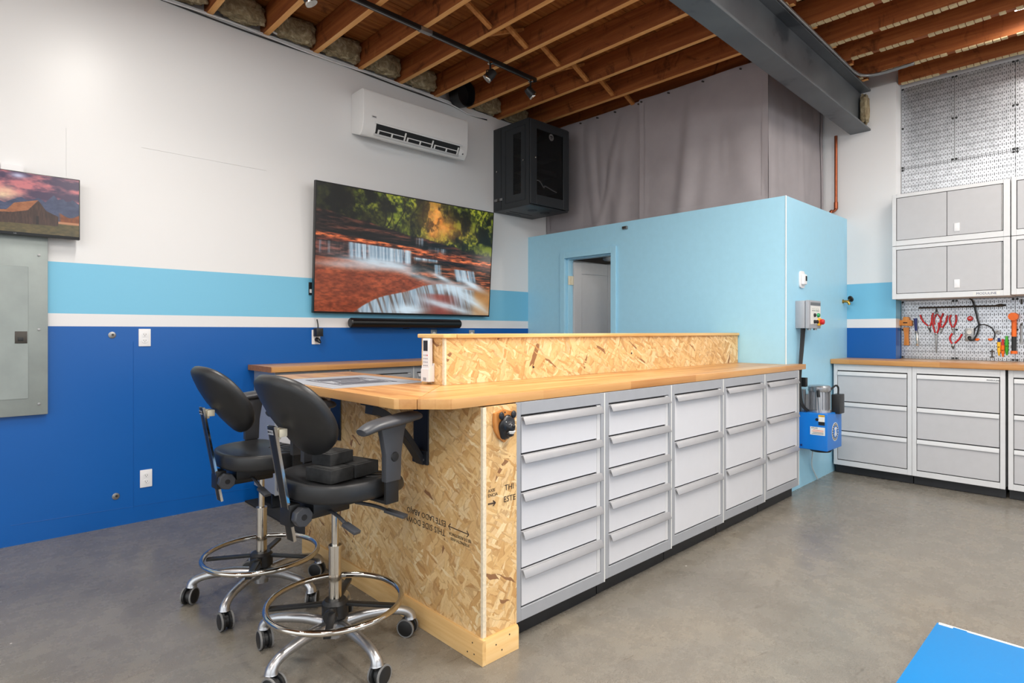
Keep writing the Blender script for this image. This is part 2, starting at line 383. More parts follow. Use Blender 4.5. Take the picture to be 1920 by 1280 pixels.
# rear walls with the two wide open garage doors
rw = Mb().box(RX0 - 0.15, RX0, RY0, -2.9, 0, 3.6).box(RX0 - 0.15, RX0, 3.6, YL, 0, 3.6).box(RX0 - 0.15, RX0, -2.9, 3.6, 3.2, 3.6)
struct(rw.build('wall_rear', 'white_wall'), 'rear wall around the open garage door')
rs = Mb().box(RX0, -2.2, RY0 - 0.15, RY0, 0, 3.6).box(5.0, XP + 0.15, RY0 - 0.15, RY0, 0, 3.4).box(-2.2, 5.0, RY0 - 0.15, RY0, 3.1, 3.6)
struct(rs.build('wall_side', 'white_wall'), 'side wall around the open garage door')

# ------------------------------------------------------------------ ceiling: deck planks, joists, bridging
JH, JT = 0.19, 0.042
cl = Mb(); cl.add([(x, y, zj(x) + JH + 0.03 + d) for d in (0, 0.08) for y in (RY0, YL + 0.15) for x in (RX0, 6.2)], [(0, 2, 3, 1), (4, 5, 7, 6), (0, 1, 5, 4), (2, 6, 7, 3), (0, 4, 6, 2), (1, 3, 7, 5)])
ceiling = struct(cl.build('ceiling', 'deck_wood', smooth=False), 'open timber ceiling of dark stained joists and deck boards')
pm = None
y = RY0 + 0.1; x0, x1 = RX0 + 0.02, 6.15; i = 0
m = Mb(); hw = 0.079
m.add([(x, yy, -0.025 * x + d) for d in (0, 0.024) for yy in (-hw, hw) for x in (x0, x1)], [(0, 2, 3, 1), (4, 5, 7, 6), (0, 1, 5, 4), (2, 6, 7, 3), (0, 4, 6, 2), (1, 3, 7, 5)])
p0 = m.build('deck_plank', 'deck_wood', ceiling, smooth=False); p0.location = (0, y, 3.525 + JH + 0.003)
while y < YL:
    y += 0.163; i += 1
    c = p0.copy(); COL.objects.link(c); c.location = (0, y, 3.525 + JH + 0.003 + rnd.uniform(0, 0.003))
def joist(x, y0, y1, mats, residue=False):
    z0, z1 = zj(x), zj(x) + JH
    b = Mb(); vs = [(xx, yy, zz) for zz in (0, JH) for yy in (y0, y1) for xx in (0, JT)]
    b.add(vs, [(4, 5, 7, 6), (0, 1, 5, 4), (2, 6, 7, 3), (0, 4, 6, 2), (1, 3, 7, 5)]); b.cur = 1; b.add(vs, [(0, 2, 3, 1)])
    o = b.build('joist', mats, ceiling, smooth=False); o.location = (x, 0, z0 + rnd.uniform(-0.004, 0.0))
    if residue:
        r = Mb(); yy = y1 - 0.02
        while yy > y0 + 0.1 and yy > -1.0:
            L = rnd.uniform(0.034, 0.044)
            if rnd.random() < 0.9: r.box(-0.002, JT * rnd.uniform(0.85, 1.02), yy - L, yy, -rnd.uniform(0.005, 0.01), 0.0015)
            yy -= L + 0.006
        q = r.build('plaster_residue', 'plaster', o, smooth=False); q['kind'] = 'stuff'
    return o
JX = [1.30 + 0.392 * k for k in range(-10, 12)]
JX = [x for x in JX if x > RX0 + 0.1 and x < 5.84]
for x in JX: joist(x, 1.56, YL + 0.06, ['joist_stained', 'joist_bare'])
for x in [5.90, 5.54, 5.12, 4.79, 4.40, 4.0, 3.61, 3.22, 2.83, 2.4, 2.0, 1.6, 1.2, 0.8, 0.4, 0.0, -0.4, -0.8, -1.2, -1.6, -2.0, -2.4, -2.8]:
    joist(x, RY0 + 0.05, 1.69 if x < 5.85 else 1.405, ['joist_stained', 'joist_stained'], residue=True)
# diagonal bridging about half way along the left joists
for k, x in enumerate(JX):
    if x < 2.4 or x + 0.4 > 5.3: continue
    a = zj(x); L = 0.392 - JT
    for s in (1, -1):
        if k % 2 and s < 0 and x < 4: continue
        yy = 3.02 + 0.018 * k + (0.05 if s < 0 else 0)
        lo, hi = 0.012, JH - 0.02
        za, zb = (hi, lo) if s > 0 else (lo, hi)
        Mb().obox((x + JT + L / 2, yy, a + (za + zb) / 2), math.hypot(L, zb - za), 0.038, 0.02, (0, -math.atan2(zb - za, L), 0)).build('bridging', 'brace_wood', ceiling, smooth=False)
# ------------------------------------------------------------------ steel beam
def zb(x): return 3.01 + 0.018 * (XC - x)
bx0, bx1 = RX0 + 0.05, XC + 0.02
beam = Mb()
def sl(y0, y1, d0, d1):
    beam.add([(x, yy, zb(x) + d) for d in (d0, d1) for yy in (y0, y1) for x in (bx0, bx1)], [(0, 2, 3, 1), (4, 5, 7, 6), (0, 1, 5, 4), (2, 6, 7, 3), (0, 4, 6, 2), (1, 3, 7, 5)])
root = thing('steel_beam', 'long grey steel I-beam under the timber joists', 'beam', (XC, 1.68, 3.01)); OFF = (XC, 1.68, 3.01)
for nm, a in (('bottom_flange', (1.6, 1.764, 0, 0.018)), ('web', (1.676, 1.69, 0.018, 0.345)), ('top_flange', (1.6, 1.764, 0.345, 0.363))):
    beam = Mb(); sl(*a); beam.build(nm, 'beam', root, bev=0.003, seg=1, off=OFF)
# conduit along the beam, and its flexible end
pts = [(-1.0, 1.585, zb(-1) + 0.352), (5.35, 1.585, zb(5.35) + 0.352)]
rc = thing('electrical_conduit', 'thin silver conduit running along the top of the steel beam', 'conduit', (5.35, 1.585, 3.39)); OFF = (5.35, 1.585, 3.39)
Mb().tube(pts, 0.011, 10).build('pipe', 'steel_grey', rc, off=OFF)
fl = smooth_path([(5.35, 1.585, zb(5.35) + 0.352), (5.47, 1.56, 3.37), (5.5, 1.45, 3.355), (5.5, 1.2, 3.36)], 10)
Mb().tube(fl, [0.012 + 0.002 * (k % 2) for k in range(len(fl))], 10).build('flexible_end', 'steel_grey', rc, off=OFF)
def lump(name, label, cat, c, rx, ry, rz, group=None, seed=0):
    rr = random.Random(seed); ph = [rr.uniform(0, 6) for _ in range(6)]
    def fn(u, v):
        a = 2 * PI * u; b = PI * (v - 0.5)
        k = 1 + 0.1 * math.sin(3 * a + ph[0]) * math.cos(2 * b + ph[1]) + 0.07 * math.sin(7 * a + ph[2] + 3 * b) + 0.05 * math.sin(11 * b + ph[3] + a)
        q = lambda t: math.copysign(abs(t) ** 0.5, t)
        return (c[0] + rx * k * q(math.cos(b)) * q(math.cos(a)), c[1] + ry * k * q(math.cos(b)) * q(math.sin(a)), c[2] + rz * k * q(math.sin(b)))
    o = Mb().grid(fn, 36, 20).build(name, 'insulation', off=c, ang=180); o.location = c
    return tag(o, label, cat, group)
lump('insulation_wad', 'pale wad of insulation stuffed in the beam end at the pier', 'insulation', (5.8, 1.635, 3.19), 0.04, 0.03, 0.12, seed=3)
nb = 0; ORD = ['first', 'second', 'third', 'fourth', 'fifth', 'sixth', 'seventh', 'eighth', 'ninth', 'tenth']
for k, x in enumerate(JX[:-1]):
    if x < 0.8 or x > 4.1 or 3.2 < x < 3.3: continue
    nb += 1
    lump('insulation_batt', 'brown mineral wool batt between the joists above the white wall, %s from the left' % ORD[nb - 1], 'insulation', (x + JT + 0.175, 4.46, zj(x) + 0.09), 0.165, 0.05, 0.082, 'insulation batts above the left wall', seed=20 + k)

# ------------------------------------------------------------------ blue room with loft
dy0, dy1, dz = 3.388, 3.965, 1.985
bf = Mb().box(XB, XB + 0.1, YB, dy0, 0.0, ZB).box(XB, XB + 0.1, dy1, YL, 0.0, ZB).box(XB, XB + 0.1, dy0, dy1, dz, ZB)
struct(bf.build('wall_partition_front', 'box_blue', smooth=False), 'light blue partition wall with an open doorway')
struct(Mb().box(XB + 0.1, XC, YB, YB + 0.1, 0.0, ZB).build('wall_partition_side', 'box_blue', smooth=False), 'light blue partition side wall behind the hydraulic unit')
struct(Mb().box(XB + 0.1, XC, YB + 0.1, YL, 2.075, ZB).build('ceiling_partition', 'inner_wood', smooth=False), 'brown board ceiling of the small blue room')
Mb().cyl((XB - 0.001, YB - 0.001, 0.03), (XB - 0.001, YB - 0.001, ZB), 0.004, seg=8).build('corner_bead', 'white_plastic', bpy.data.objects['wall_partition_front'])
tr = Mb().box(XB - 0.02, XB, dy0 - 0.06, dy0, 0.03, dz + 0.062).box(XB - 0.02, XB, dy1, dy1 + 0.06, 0.03, dz + 0.062).box(XB - 0.02, XB, dy0, dy1, dz, dz + 0.062)
tr.box(XB + 0.02, XB + 0.1, dy1 - 0.02, dy1, 0.03, dz).box(XB + 0.02, XB + 0.1, dy0, dy0 + 0.006, 0.03, dz).box(XB + 0.02, XB + 0.1, dy0 + 0.006, dy1 - 0.02, dz - 0.012, dz)
struct(tr.build('trim_1', 'box_blue', bev=0.002, seg=1), 'light blue door casing')
ang = math.radians(80)
d = thing('door_1', 'pale panelled interior door standing ajar in the blue wall', None, (XB + 0.085, dy1 - 0.035, 0.05), -PI / 2 + ang); d['kind'] = 'structure'
dw, dh = 0.56, dz - 0.03 - 0.05
Mb().box(0, dw, 0, 0.035, 0, dh).build('leaf', 'door_grey', d, bev=0.002, seg=1)
fr = Mb()
for a in ((0, 0.1, 0, dh), (dw - 0.1, dw, 0, dh), (0.1, dw - 0.1, dh - 0.12, dh), (0.1, dw - 0.1, 0, 0.2)): fr.box(a[0], a[1], -0.008, 0.0, a[2], a[3])
fr.build('door_rail', 'door_grey', d, bev=0.003, seg=1)
hg = Mb().box(XB + 0.015, XB + 0.05, dy1 - 0.024, dy1 - 0.02, 1.72, 1.81).cyl((XB + 0.07, dy1 - 0.026, 1.72), (XB + 0.07, dy1 - 0.026, 1.81), 0.007, seg=10).box(XB + 0.05, XB + 0.09, dy1 - 0.034, dy1 - 0.024, 1.72, 1.81)
hg.build('hinge', 'beige_metal', bpy.data.objects['trim_1'])
c = P(1141, 489, z=ZB - 0.03)
t = thing('smoke_alarm', 'round white smoke alarm seen through the doorway', 'smoke alarm', (5.32, 4.05, 2.075))
Mb().lathe([(0.065, 0), (0.065, -0.02), (0.05, -0.036), (0.02, -0.04)]).build('body', 'white_plastic', t)
Mb().lathe([(0.018, -0.038), (0.018, -0.044)]).build('test_button', 'beige_metal', t)
# grey canvas closing the loft above the blue room
def tarp(name, label, fn_pos, L, nails, seed):
    rr = random.Random(seed); t = thing(name, label, 'tarp', fn_pos(L / 2, 0, ZB + 0.004), group='grey canvas sheets hung above the blue room')
    OFF = fn_pos(L / 2, 0, ZB + 0.004); top = 3.45
    ph = [rr.uniform(0, 6) for _ in range(6)]
    folds = [(rr.uniform(0.1, 0.9), rr.uniform(-0.25, 0.25), rr.uniform(0.04, 0.1), rr.uniform(0.01, 0.026)) for _ in range(5)]
    def fn(u, v):
        z = ZB + 0.004 + (top - ZB) * v; s = u * L
        dd = 0.008 * math.sin(5 * u + ph[0] + 2 * v) + 0.006 * math.sin(11 * u + ph[1] - 3 * v)
        for (c0, sl_, wd, am) in folds: dd += am * math.exp(-((u - c0 - sl_ * (1 - v)) / wd) ** 2) * (1 - v ** 4)
        return fn_pos(s, -0.012 - abs(dd), z - 0.006 * (1 - math.cos(u * 24)) * (v > 0.97))
    m = Mb().grid(fn, 70, 40); n = len(m.v)
    m.build('canvas', 'tarp_grey', t, off=OFF, ang=180)
    h = Mb()
    for (s0, s1, z0, z1) in ((0, 0.05, ZB + 0.005, top), (L - 0.05, L, ZB + 0.005, top), (0.05, L - 0.05, top - 0.05, top), (0.05, L - 0.05, ZB + 0.03, ZB + 0.09)):
        def hf(u, v, s0=s0, s1=s1, z0=z0, z1=z1):
            s = s0 + (s1 - s0) * u; z = z0 + (z1 - z0) * v; q = fn(s / L, (z - ZB - 0.004) / (top - ZB)); e = fn_pos(s, -0.006, z); b_ = fn_pos(s, 0, z)
            return (q[0] + e[0] - b_[0], q[1] + e[1] - b_[1], z)
        h.grid(hf, 30 if s1 - s0 > 0.1 else 4, 24 if z1 - z0 > 0.2 else 3)
    h.build('hem', 'tarp_grey', t, off=OFF, ang=180)
    for s in nails:
        a = fn_pos(s, -0.01, top - 0.025); b = fn_pos(s, -0.045, top - 0.03)
        Mb().lathe([(0.013, 0), (0.015, 0.004), (0.008, 0.006)], a, 14, Vector(b) - Vector(a)).cyl(a, b, 0.005, 0.008, 10).build('grommet', 'dark_steel', t, off=OFF)
XT = 4.80
tarp('canvas_sheet', 'grey canvas sheet behind the wall-hung rack cabinet', lambda s, d, z: (XT + d, YL - 0.01 - s, z), YL - 0.01 - 3.24, (0.5, 0.72, 0.94, 1.22), 1)
tarp('canvas_sheet', 'wide wrinkled grey canvas sheet above the open door of the blue room', lambda s, d, z: (XT + d - 0.028, 3.25 - s, z), 3.25 - 2.03, (0.03, 0.32, 0.66, 1.0), 2)
tarp('canvas_sheet', 'shaded grey canvas sheet under the steel beam beside the pier', lambda s, d, z: (XT - 0.02 + s, 2.06 + d - 0.05 * s, z), XC - XT, (0.3,), 5)
# fittings of the blue room
c = P(1173, 427, x=XB)
t = thing('wall_clip', 'small metal clip fixed high on the blue partition wall', 'clip', c)
Mb().box(-0.02, 0, -0.025, 0.025, -0.014, 0.014).build('plate', 'steel_grey', t, bev=0.002)
Mb().box(-0.034, -0.02, -0.02, -0.006, -0.01, 0.01).build('jaw', 'dark_steel', t, bev=0.002)
Mb().box(-0.03, -0.02, 0.004, 0.02, -0.01, 0.01).build('jaw', 'dark_steel', t, bev=0.002)
c = P(1502, 524, y=YB)
t = thing('thermostat', 'round-cornered white thermostat on the blue side wall', 'thermostat', c)
Mb().prism([(0.05 * math.copysign(abs(math.cos(a)) ** 0.5, math.cos(a)), 0.066 * math.copysign(abs(math.sin(a)) ** 0.5, math.sin(a))) for a in [2 * PI * k / 32 for k in range(32)]], 1, -0.012, 0).build('wall_plate', 'white_plastic', t, bev=0.003)
Mb().box(-0.03, 0.034, -0.034, -0.012, -0.04, 0.04).build('body', 'white_plastic', t, bev=0.008, seg=3)
Mb().box(0.0, 0.026, -0.036, -0.034, -0.012, 0.026).build('display', 'black_gap', t)
# control box
t = thing('control_box', 'grey electrical control box with green and red buttons', 'control box', (4.674, YB, 1.274))
Mb().box(0, 0.24, -0.07, 0, 0, 0.209).build('case', 'cab_frame', t, bev=0.004)
lid = Mb().box(0.0, 0.243, -0.1, -0.073, -0.002, 0.212).build('lid', 'decal_grey', t, bev=0.006, seg=3)
Mb().box(0.03, 0.23, -0.1025, -0.1005, 0.03, 0.17).build('label_plate', 'label_white', lid)
Mb().box(0.03, 0.23, -0.102, -0.1005, 0.176, 0.196).build('name_strip', 'steel_grey', lid)
for (a, b, cm) in ((0.17, 0.1, 'button_green'),):
    Mb().lathe([(0.016, 0), (0.016, 0.012), (0.012, 0.018)], (a, -0.1, b), 20, (0, -1, 0)).build('button', cm, t)
for (a, b) in ((0.1, 0.1), (0.1, 0.05), (0.15, 0.05)):
    Mb().lathe([(0.014, 0), (0.014, 0.012), (0.01, 0.016)], (a, -0.1, b), 18, (0, -1, 0)).build('button', 'black_plastic', t)
st = Mb().box(0.17, 0.228, -0.112, -0.1, 0.02, 0.078).build('switch_plate', 'yellow', t, bev=0.002)
Mb().lathe([(0.02, 0), (0.022, 0.02), (0.016, 0.028)], (0.2, -0.112, 0.049), 20, (0, -1, 0)).build('rotary_knob', 'red', st)
for k in range(5): Mb().box(0.06 + 0.03 * k, 0.075 + 0.03 * k, -0.103, -0.1024, 0.13, 0.136).box(0.06 + 0.03 * k, 0.066 + 0.03 * k, -0.103, -0.1024, 0.144, 0.15).build('label_print', 'dark_ink' if k != 2 else 'button_green', lid)
for k in range(2): Mb().cyl((0.06 + 0.12 * k, -0.08, -0.014), (0.06 + 0.12 * k, -0.08, 0), 0.014, seg=12).build('latch', 'steel_grey', t)
# power unit
PX0, PX1, PY0, PY1, PZ0, PZ1 = 4.70, 5.01, 1.57, 1.775, 0.358, 0.635
t = thing('hydraulic_power_unit', 'blue hydraulic power unit with silver motor on the blue side wall', 'power unit', (PX0, YB, PZ0)); OFF = (PX0, YB, PZ0)
tank = Mb().box(PX0, PX1, PY0, PY1, PZ0, PZ1).build('tank', 'unit_blue', t, bev=0.008, seg=3, off=OFF)
Mb().box(PX0, PX1, PY1, YB, PZ0 + 0.1, PZ1 + 0.12).build('mounting_plate', 'steel_grey', t, off=OFF)
mc = (4.835, 1.672)
Mb().cyl((mc[0], mc[1], PZ1), (mc[0], mc[1], PZ1 + 0.018), 0.085, seg=28).build('motor_flange', 'cast_alu', t, off=OFF)
mo = Mb().cyl((mc[0], mc[1], PZ1 + 0.018), (mc[0], mc[1], PZ1 + 0.16), 0.062, seg=28).build('motor', 'cast_alu', t, off=OFF)
for k in range(18):
    a = 2 * PI * k / 18
    Mb().obox((mc[0] + 0.068 * math.cos(a), mc[1] + 0.068 * math.sin(a), PZ1 + 0.088), 0.018, 0.004, 0.135, (0, 0, a)).build('cooling_fin', 'cast_alu', mo, off=OFF)
Mb().lathe([(0.077, 0), (0.08, 0.005), (0.08, 0.036), (0.07, 0.046), (0.02, 0.05)], (mc[0], mc[1], PZ1 + 0.155), 28).build('fan_cover', 'cast_alu', t, off=OFF)
Mb().box(4.87, 4.98, 1.54, 1.6, PZ1 - 0.012, PZ1 + 0.135).build('capacitor_box', 'black_plastic', t, bev=0.006, off=OFF)
Mb().tube(smooth_path([(4.86, 1.6, PZ1 + 0.17), (4.9, 1.58, PZ1 + 0.2), (4.93, 1.57, PZ1 + 0.185), (4.93, 1.57, PZ1 + 0.13)]), 0.007, 8).build('motor_lead', 'black_plastic', t, off=OFF)
lv = Mb().cyl((4.75, 1.64, PZ1), (4.742, 1.645, PZ1 + 0.12), 0.008, seg=12).build('release_lever', 'cast_alu', t, off=OFF)
Mb().cyl((4.742, 1.645, PZ1 + 0.12), (4.738, 1.648, PZ1 + 0.17), 0.012, 0.01, 12).build('lever_grip', 'black_plastic', lv, off=OFF)
Mb().box(4.735, 4.765, 1.745, 1.775, PZ1, PZ1 + 0.17).build('valve_block', 'cast_alu', t, bev=0.003, off=OFF)
Mb().box(4.735, 4.775, 1.735, 1.78, PZ1 + 0.19, PZ1 + 0.26).build('solenoid', 'black_plastic', t, bev=0.004, off=OFF)
Mb().lathe([(0.07, 0), (0.08, 0.015), (0.08, 0.03)], (4.86, 1.672, PZ0 - 0.03), 24).build('bottom_cap', 'black_plastic', t, off=OFF)
lb = Mb().box(PX0 - 0.0015, PX0, 1.586, 1.69, 0.474, 0.534).build('rating_label', 'label_white', tank, off=OFF)
for k in range(4): Mb().box(PX0 - 0.0022, PX0 - 0.0014, 1.596, 1.68 - 0.01 * (k % 2), 0.482 + 0.009 * k, 0.485 + 0.009 * k).build('print_line', 'orange' if k > 1 else 'decal_line', tank, off=OFF)
lettering('lettering', 'ATLAS', 0.016, (PX0 - 0.002, 1.66, 0.525), (0, -1, 0), (0, 0, 1), 'dark_ink', tank, off=OFF)
Mb().box(PX0 - 0.0015, PX0, 1.588, 1.632, 0.576, 0.612).build('warning_label', 'label_white', tank, off=OFF)
Mb().box(PX0 - 0.0015, PX0, 1.588, 1.632, 0.612, 0.626).build('warning_label', 'yellow', tank, off=OFF)
Mb().box(PX0 - 0.0015, PX0, 1.588, 1.632, 0.55, 0.576).build('warning_label', 'black_gap', tank, off=OFF)
lettering('lettering', 'WARNING', 0.008, (PX0 - 0.002, 1.608, 0.619), (0, -1, 0), (0, 0, 1), 'dark_ink', tank, off=OFF)
Mb().lathe([(0.011, 0), (0.011, 0.003)], (PX0, 1.642, 0.59), 16, (-1, 0, 0)).build('sight_plug', 'black_gap', tank, off=OFF)
Mb().lathe([(0.008, 0), (0.008, 0.004)], (PX0, 1.755, 0.385), 12, (-1, 0, 0)).build('drain_plug', 'navy', tank, off=OFF)
ec = (4.86, PY0 - 0.001, 0.49)
Mb().lathe([(0.07, 0), (0.07, 0.0012)], ec, 32, (0, -1, 0)).build('emblem_disc', 'label_white', tank, off=OFF)
Mb().lathe([(0.064, 0), (0.064, 0.002)], ec, 32, (0, -1, 0)).build('emblem_ring', 'dark_ink', tank, off=OFF)
Mb().lathe([(0.046, 0), (0.046, 0.0028)], ec, 32, (0, -1, 0)).build('emblem_core', 'unit_blue', tank, off=OFF)
fig = [(-0.012, -0.036), (0.008, -0.036), (0.006, -0.012), (0.02, -0.03), (0.03, -0.026), (0.014, 0.0), (0.012, 0.014), (0.03, 0.02), (0.026, 0.03), (0.006, 0.034), (-0.008, 0.036), (-0.026, 0.024), (-0.02, 0.016), (-0.008, 0.018), (-0.012, -0.002), (-0.022, -0.018)]
Mb().prism([(ec[0] + a, ec[2] + b) for a, b in fig], 1, ec[1] - 0.0036, ec[1] - 0.002).build('emblem_figure', 'label_white', tank, off=OFF)
for k in range(18):
    a = 2 * PI * k / 18
    Mb().obox((ec[0] + 0.055 * math.cos(a), ec[1] - 0.0022, ec[2] + 0.055 * math.sin(a)), 0.011, 0.0008, 0.006, (0, -a, 0)).build('emblem_tick', 'label_white', tank, off=OFF)
for k in range(4):
    pts = smooth_path([(4.70 + 0.024 * k, 1.755, 1.273), (4.70 + 0.02 * k, 1.762, 1.12), (4.674 + 0.0155 * k, 1.766, 0.9), (4.666 + 0.0155 * k, 1.76, 0.78), (4.672 + 0.0145 * k, 1.745, 0.69), (4.712 + 0.0145 * k, 1.718, 0.6425)])
    tag(Mb().tube(pts, 0.0048, 8).build('power_cable', 'black_plastic'), 'black cable below the grey control box, %s of four from the left' % ORD[k], 'cable', 'cables below the control box')
tag(Mb().tube(smooth_path([(4.93, 1.75, 0.34), (4.95, 1.77, 0.2), (5.02, 1.775, 0.12), (5.08, 1.77, 0.055)]), 0.005, 8).build('drain_hose', 'hose'), 'thin clear hose hanging below the blue power unit', 'hose')
t = thing('hose_bib', 'small brass tap with black handwheel on the blue side wall', 'tap', (5.74, YB, 1.515))
Mb().tube([(0, 0, 0), (0, -0.03, 0), (0.0, -0.045, -0.006), (0, -0.055, -0.03)], [0.011, 0.012, 0.013, 0.011], 12).lathe([(0.018, 0), (0.018, 0.006)], (0, 0, 0), 16, (0, -1, 0)).build('body', 'brass', t)
Mb().cyl((0, -0.035, 0.0), (0.03, -0.05, 0.02), 0.005, seg=8).build('stem', 'brass', t)
Mb().lathe([(0.026, 0), (0.028, 0.004), (0.028, 0.01), (0.02, 0.013)], (0.03, -0.05, 0.02), 16, (0.8, -0.5, 0.4)).build('handwheel', 'black_plastic', t)
t = thing('copper_pipe', 'upright copper water pipe beside the white pier', 'pipe', (5.81, 1.875, ZB)); OFF = (5.81, 1.875, ZB)
Mb().tube(smooth_path([(5.815, 1.87, 3.02), (5.815, 1.87, 2.42), (5.815, 1.872, 2.36), (5.79, 1.885, 2.335), (5.76, 1.895, 2.33), (5.755, 1.897, 2.262)], 6), 0.013, 12).build('pipe', 'copper', t, off=OFF)
Mb().cyl((5.815, 1.87, 2.36), (5.815, 1.87, 2.42), 0.017, seg=14).build('fitting', 'copper', t, off=OFF)
Mb().cyl((5.755, 1.897, 2.262), (5.755, 1.897, 2.31), 0.018, seg=14).build('fitting', 'copper', t, off=OFF)

# ================================================================== drawer cabinets
def drawer_cabinet(label, group, loc, rz, w, z0, zt, edges, depth=0.42, kick=True, fz=0.0, cf='cab_frame', cd='drawer_white', cp='pull_metal', po=1.0):
    """front face looks along local -y, drawers between the heights in edges"""
    t = thing('drawer_cabinet', label, 'cabinet', (loc[0], loc[1], fz), rz, group)
    Mb().box(0.004, w - 0.004, 0.012, depth, z0 + 0.004, zt - 0.001).build('body', cf, t)
    Mb().box(0.028, w - 0.03, 0.009, 0.0125, edges[0] - 0.006, edges[-1] + 0.006).build('shadow_gap', 'black_gap', t)  # black liner paints in the shade between the drawers
    f = Mb().box(0.001, 0.03, 0, 0.014, z0, zt - 0.001).box(w - 0.03, w - 0.001, 0, 0.014, z0, zt - 0.001).box(0.03, w - 0.03, 0, 0.014, z0, edges[0] - 0.004).box(0.03, w - 0.03, 0, 0.014, edges[-1] + 0.004, zt - 0.001)
    f.build('frame', cf, t, bev=0.0015, seg=1)
    rs_ = 0.059 if po == 1.0 else 0.035
    if po == 1.0: Mb().box(w - 0.056, w - 0.032, 0.003, 0.013, edges[0], edges[-1]).build('side_strip', 'cab_light', t)
    if po == 1.0: Mb().box(w - 0.0065, w - 0.0005, -0.0012, 0.002, z0 + 0.001, zt - 0.002).build('seam_strip', 'label_white', t)
    for a, b in zip(edges[:-1], edges[1:]):
        d = Mb().box(0.034, w - rs_, 0.001, 0.012, a + 0.003, b - 0.005).build('drawer', cd, t, bev=0.001, seg=1)
        prof = [(0.001, b - 0.005), (-0.010 * po, b - 0.005), (-0.0225 * po, b - 0.034), (-0.020 * po, b - 0.037), (-0.012 * po, b - 0.018), (0.001, b - 0.014)]
        Mb().prism(prof, 0, 0.034, w - 0.034).build('pull', cp, d, bev=0.0008, seg=1)
    if kick: Mb().box(0.003, w - 0.003, 0.05, 0.07, 0.0 + 0.001, z0 - fz + 0.002).build('kick_plate', 'kick_black', t)
    return t
def shift(t):      # drawers were given in absolute heights: bring them into the cabinet's own frame
    for ch in t.children:
        if ch.name.startswith('kick_plate'): continue
        ch.location.z -= t.location.z
PXS = [1.63, 2.2055, 2.7815, 3.3575, 3.9335, 4.5095]
e5 = [0.141 + 0.1538 * k for k in range(6)]; e3 = [0.141 + 0.2563 * k for k in range(4)]
lab = ['light grey five-drawer steel cabinet next to the bear plaque', 'light grey five-drawer steel cabinet, second from the bear plaque', 'light grey three-drawer steel cabinet in the middle of the island', 'light grey three-drawer steel cabinet, second from the blue room', 'light grey three-drawer steel cabinet at the island end by the power unit']
YC = 1.70
for k in range(5):
    x = PXS[k]; dzk = 0.0095 * k; fz = zf(x + 0.28)
    ed = [q + dzk * (1 - i / (5.0 if k < 2 else 3.0)) for i, q in enumerate(e5 if k < 2 else e3)]
    shift(drawer_cabinet(lab[k], 'drawer cabinets of the island', (x, YC), 0, PXS[k + 1] - x, 0.085 + dzk, 0.966, ed, depth=0.085 if k == 4 else 0.43, fz=fz))
# ------------------------------------------------------------------ island: strand board end wall and riser
def osb_panel(name, parent, o, xd, yd, w, h, th=0.015, off=(0, 0, 0), m='osb'):
    o = Vector(o) - Vector(off)
    return Mb().box(0, w, 0, h, -th, 0).build(name, m, parent, mw=frame(o, xd, yd), smooth=False)
EX, EY0, EY1, ET = 1.45, 1.69, 3.235, 0.965
t = thing('island_end_wall', 'strand board end wall of the island with printed stamps', 'wall panel', (EX, EY0, 0)); OFF = (EX, EY0, 0)
end = osb_panel('end_panel', t, (EX, EY1, 0.01), (0, -1, 0), (0, 0, 1), EY1 - EY0 - 0.0005, ET - 0.012, off=OFF)
ret = osb_panel('return_panel', t, (EX + 0.0155, EY0, 0.01), (1, 0, 0), (0, 0, 1), 0.16, ET - 0.012, off=OFF)
osb_panel('left_panel', t, (EX + 0.28, EY1, 0.01), (-1, 0, 0), (0, 0, 1), 0.2645, ET - 0.012, off=OFF)
osb_panel('back_panel', t, (EX + 0.28, 2.36, 0.01), (0, 1, 0), (0, 0, 1), EY1 - 2.36 - 0.016, ET - 0.012, off=OFF)
Mb().box(EX - 0.0008, EX + 0.0154, EY0 - 0.0008, EY0 + 0.012, 0.09, ET - 0.002).build('raw_edge', 'osb_edge', t, off=OFF)
bb = Mb().prism([(EX - 0.018, 0.001), (EX - 0.0005, 0.001), (EX - 0.0005, 0.094), (EX - 0.012, 0.094), (EX - 0.018, 0.084)], 1, EY0 - 0.018, EY1).build('baseboard', 'pine_y', t, off=OFF)
b2 = Mb().prism([(EY0 - 0.018, 0.001), (EY0 - 0.0005, 0.001), (EY0 - 0.0005, 0.094), (EY0 - 0.012, 0.094), (EY0 - 0.018, 0.084)], 0, EX - 0.0005, EX + 0.17).build('baseboard', 'pine_x', t, off=OFF)
for (y, z) in ((1.72, 0.03), (1.73, 0.07), (1.76, 0.025)): Mb().lathe([(0.003, 0), (0.003, 0.001)], (EX - 0.018, y, z), 8, (-1, 0, 0)).build('nail_head', 'dark_steel', bb, off=OFF)
for (x, z) in ((1.5, 0.06), (1.57, 0.075), (1.53, 0.03)): Mb().lathe([(0.003, 0), (0.003, 0.001)], (x, EY0 - 0.018, z), 8, (0, -1, 0)).build('nail_head', 'dark_steel', b2, off=OFF)
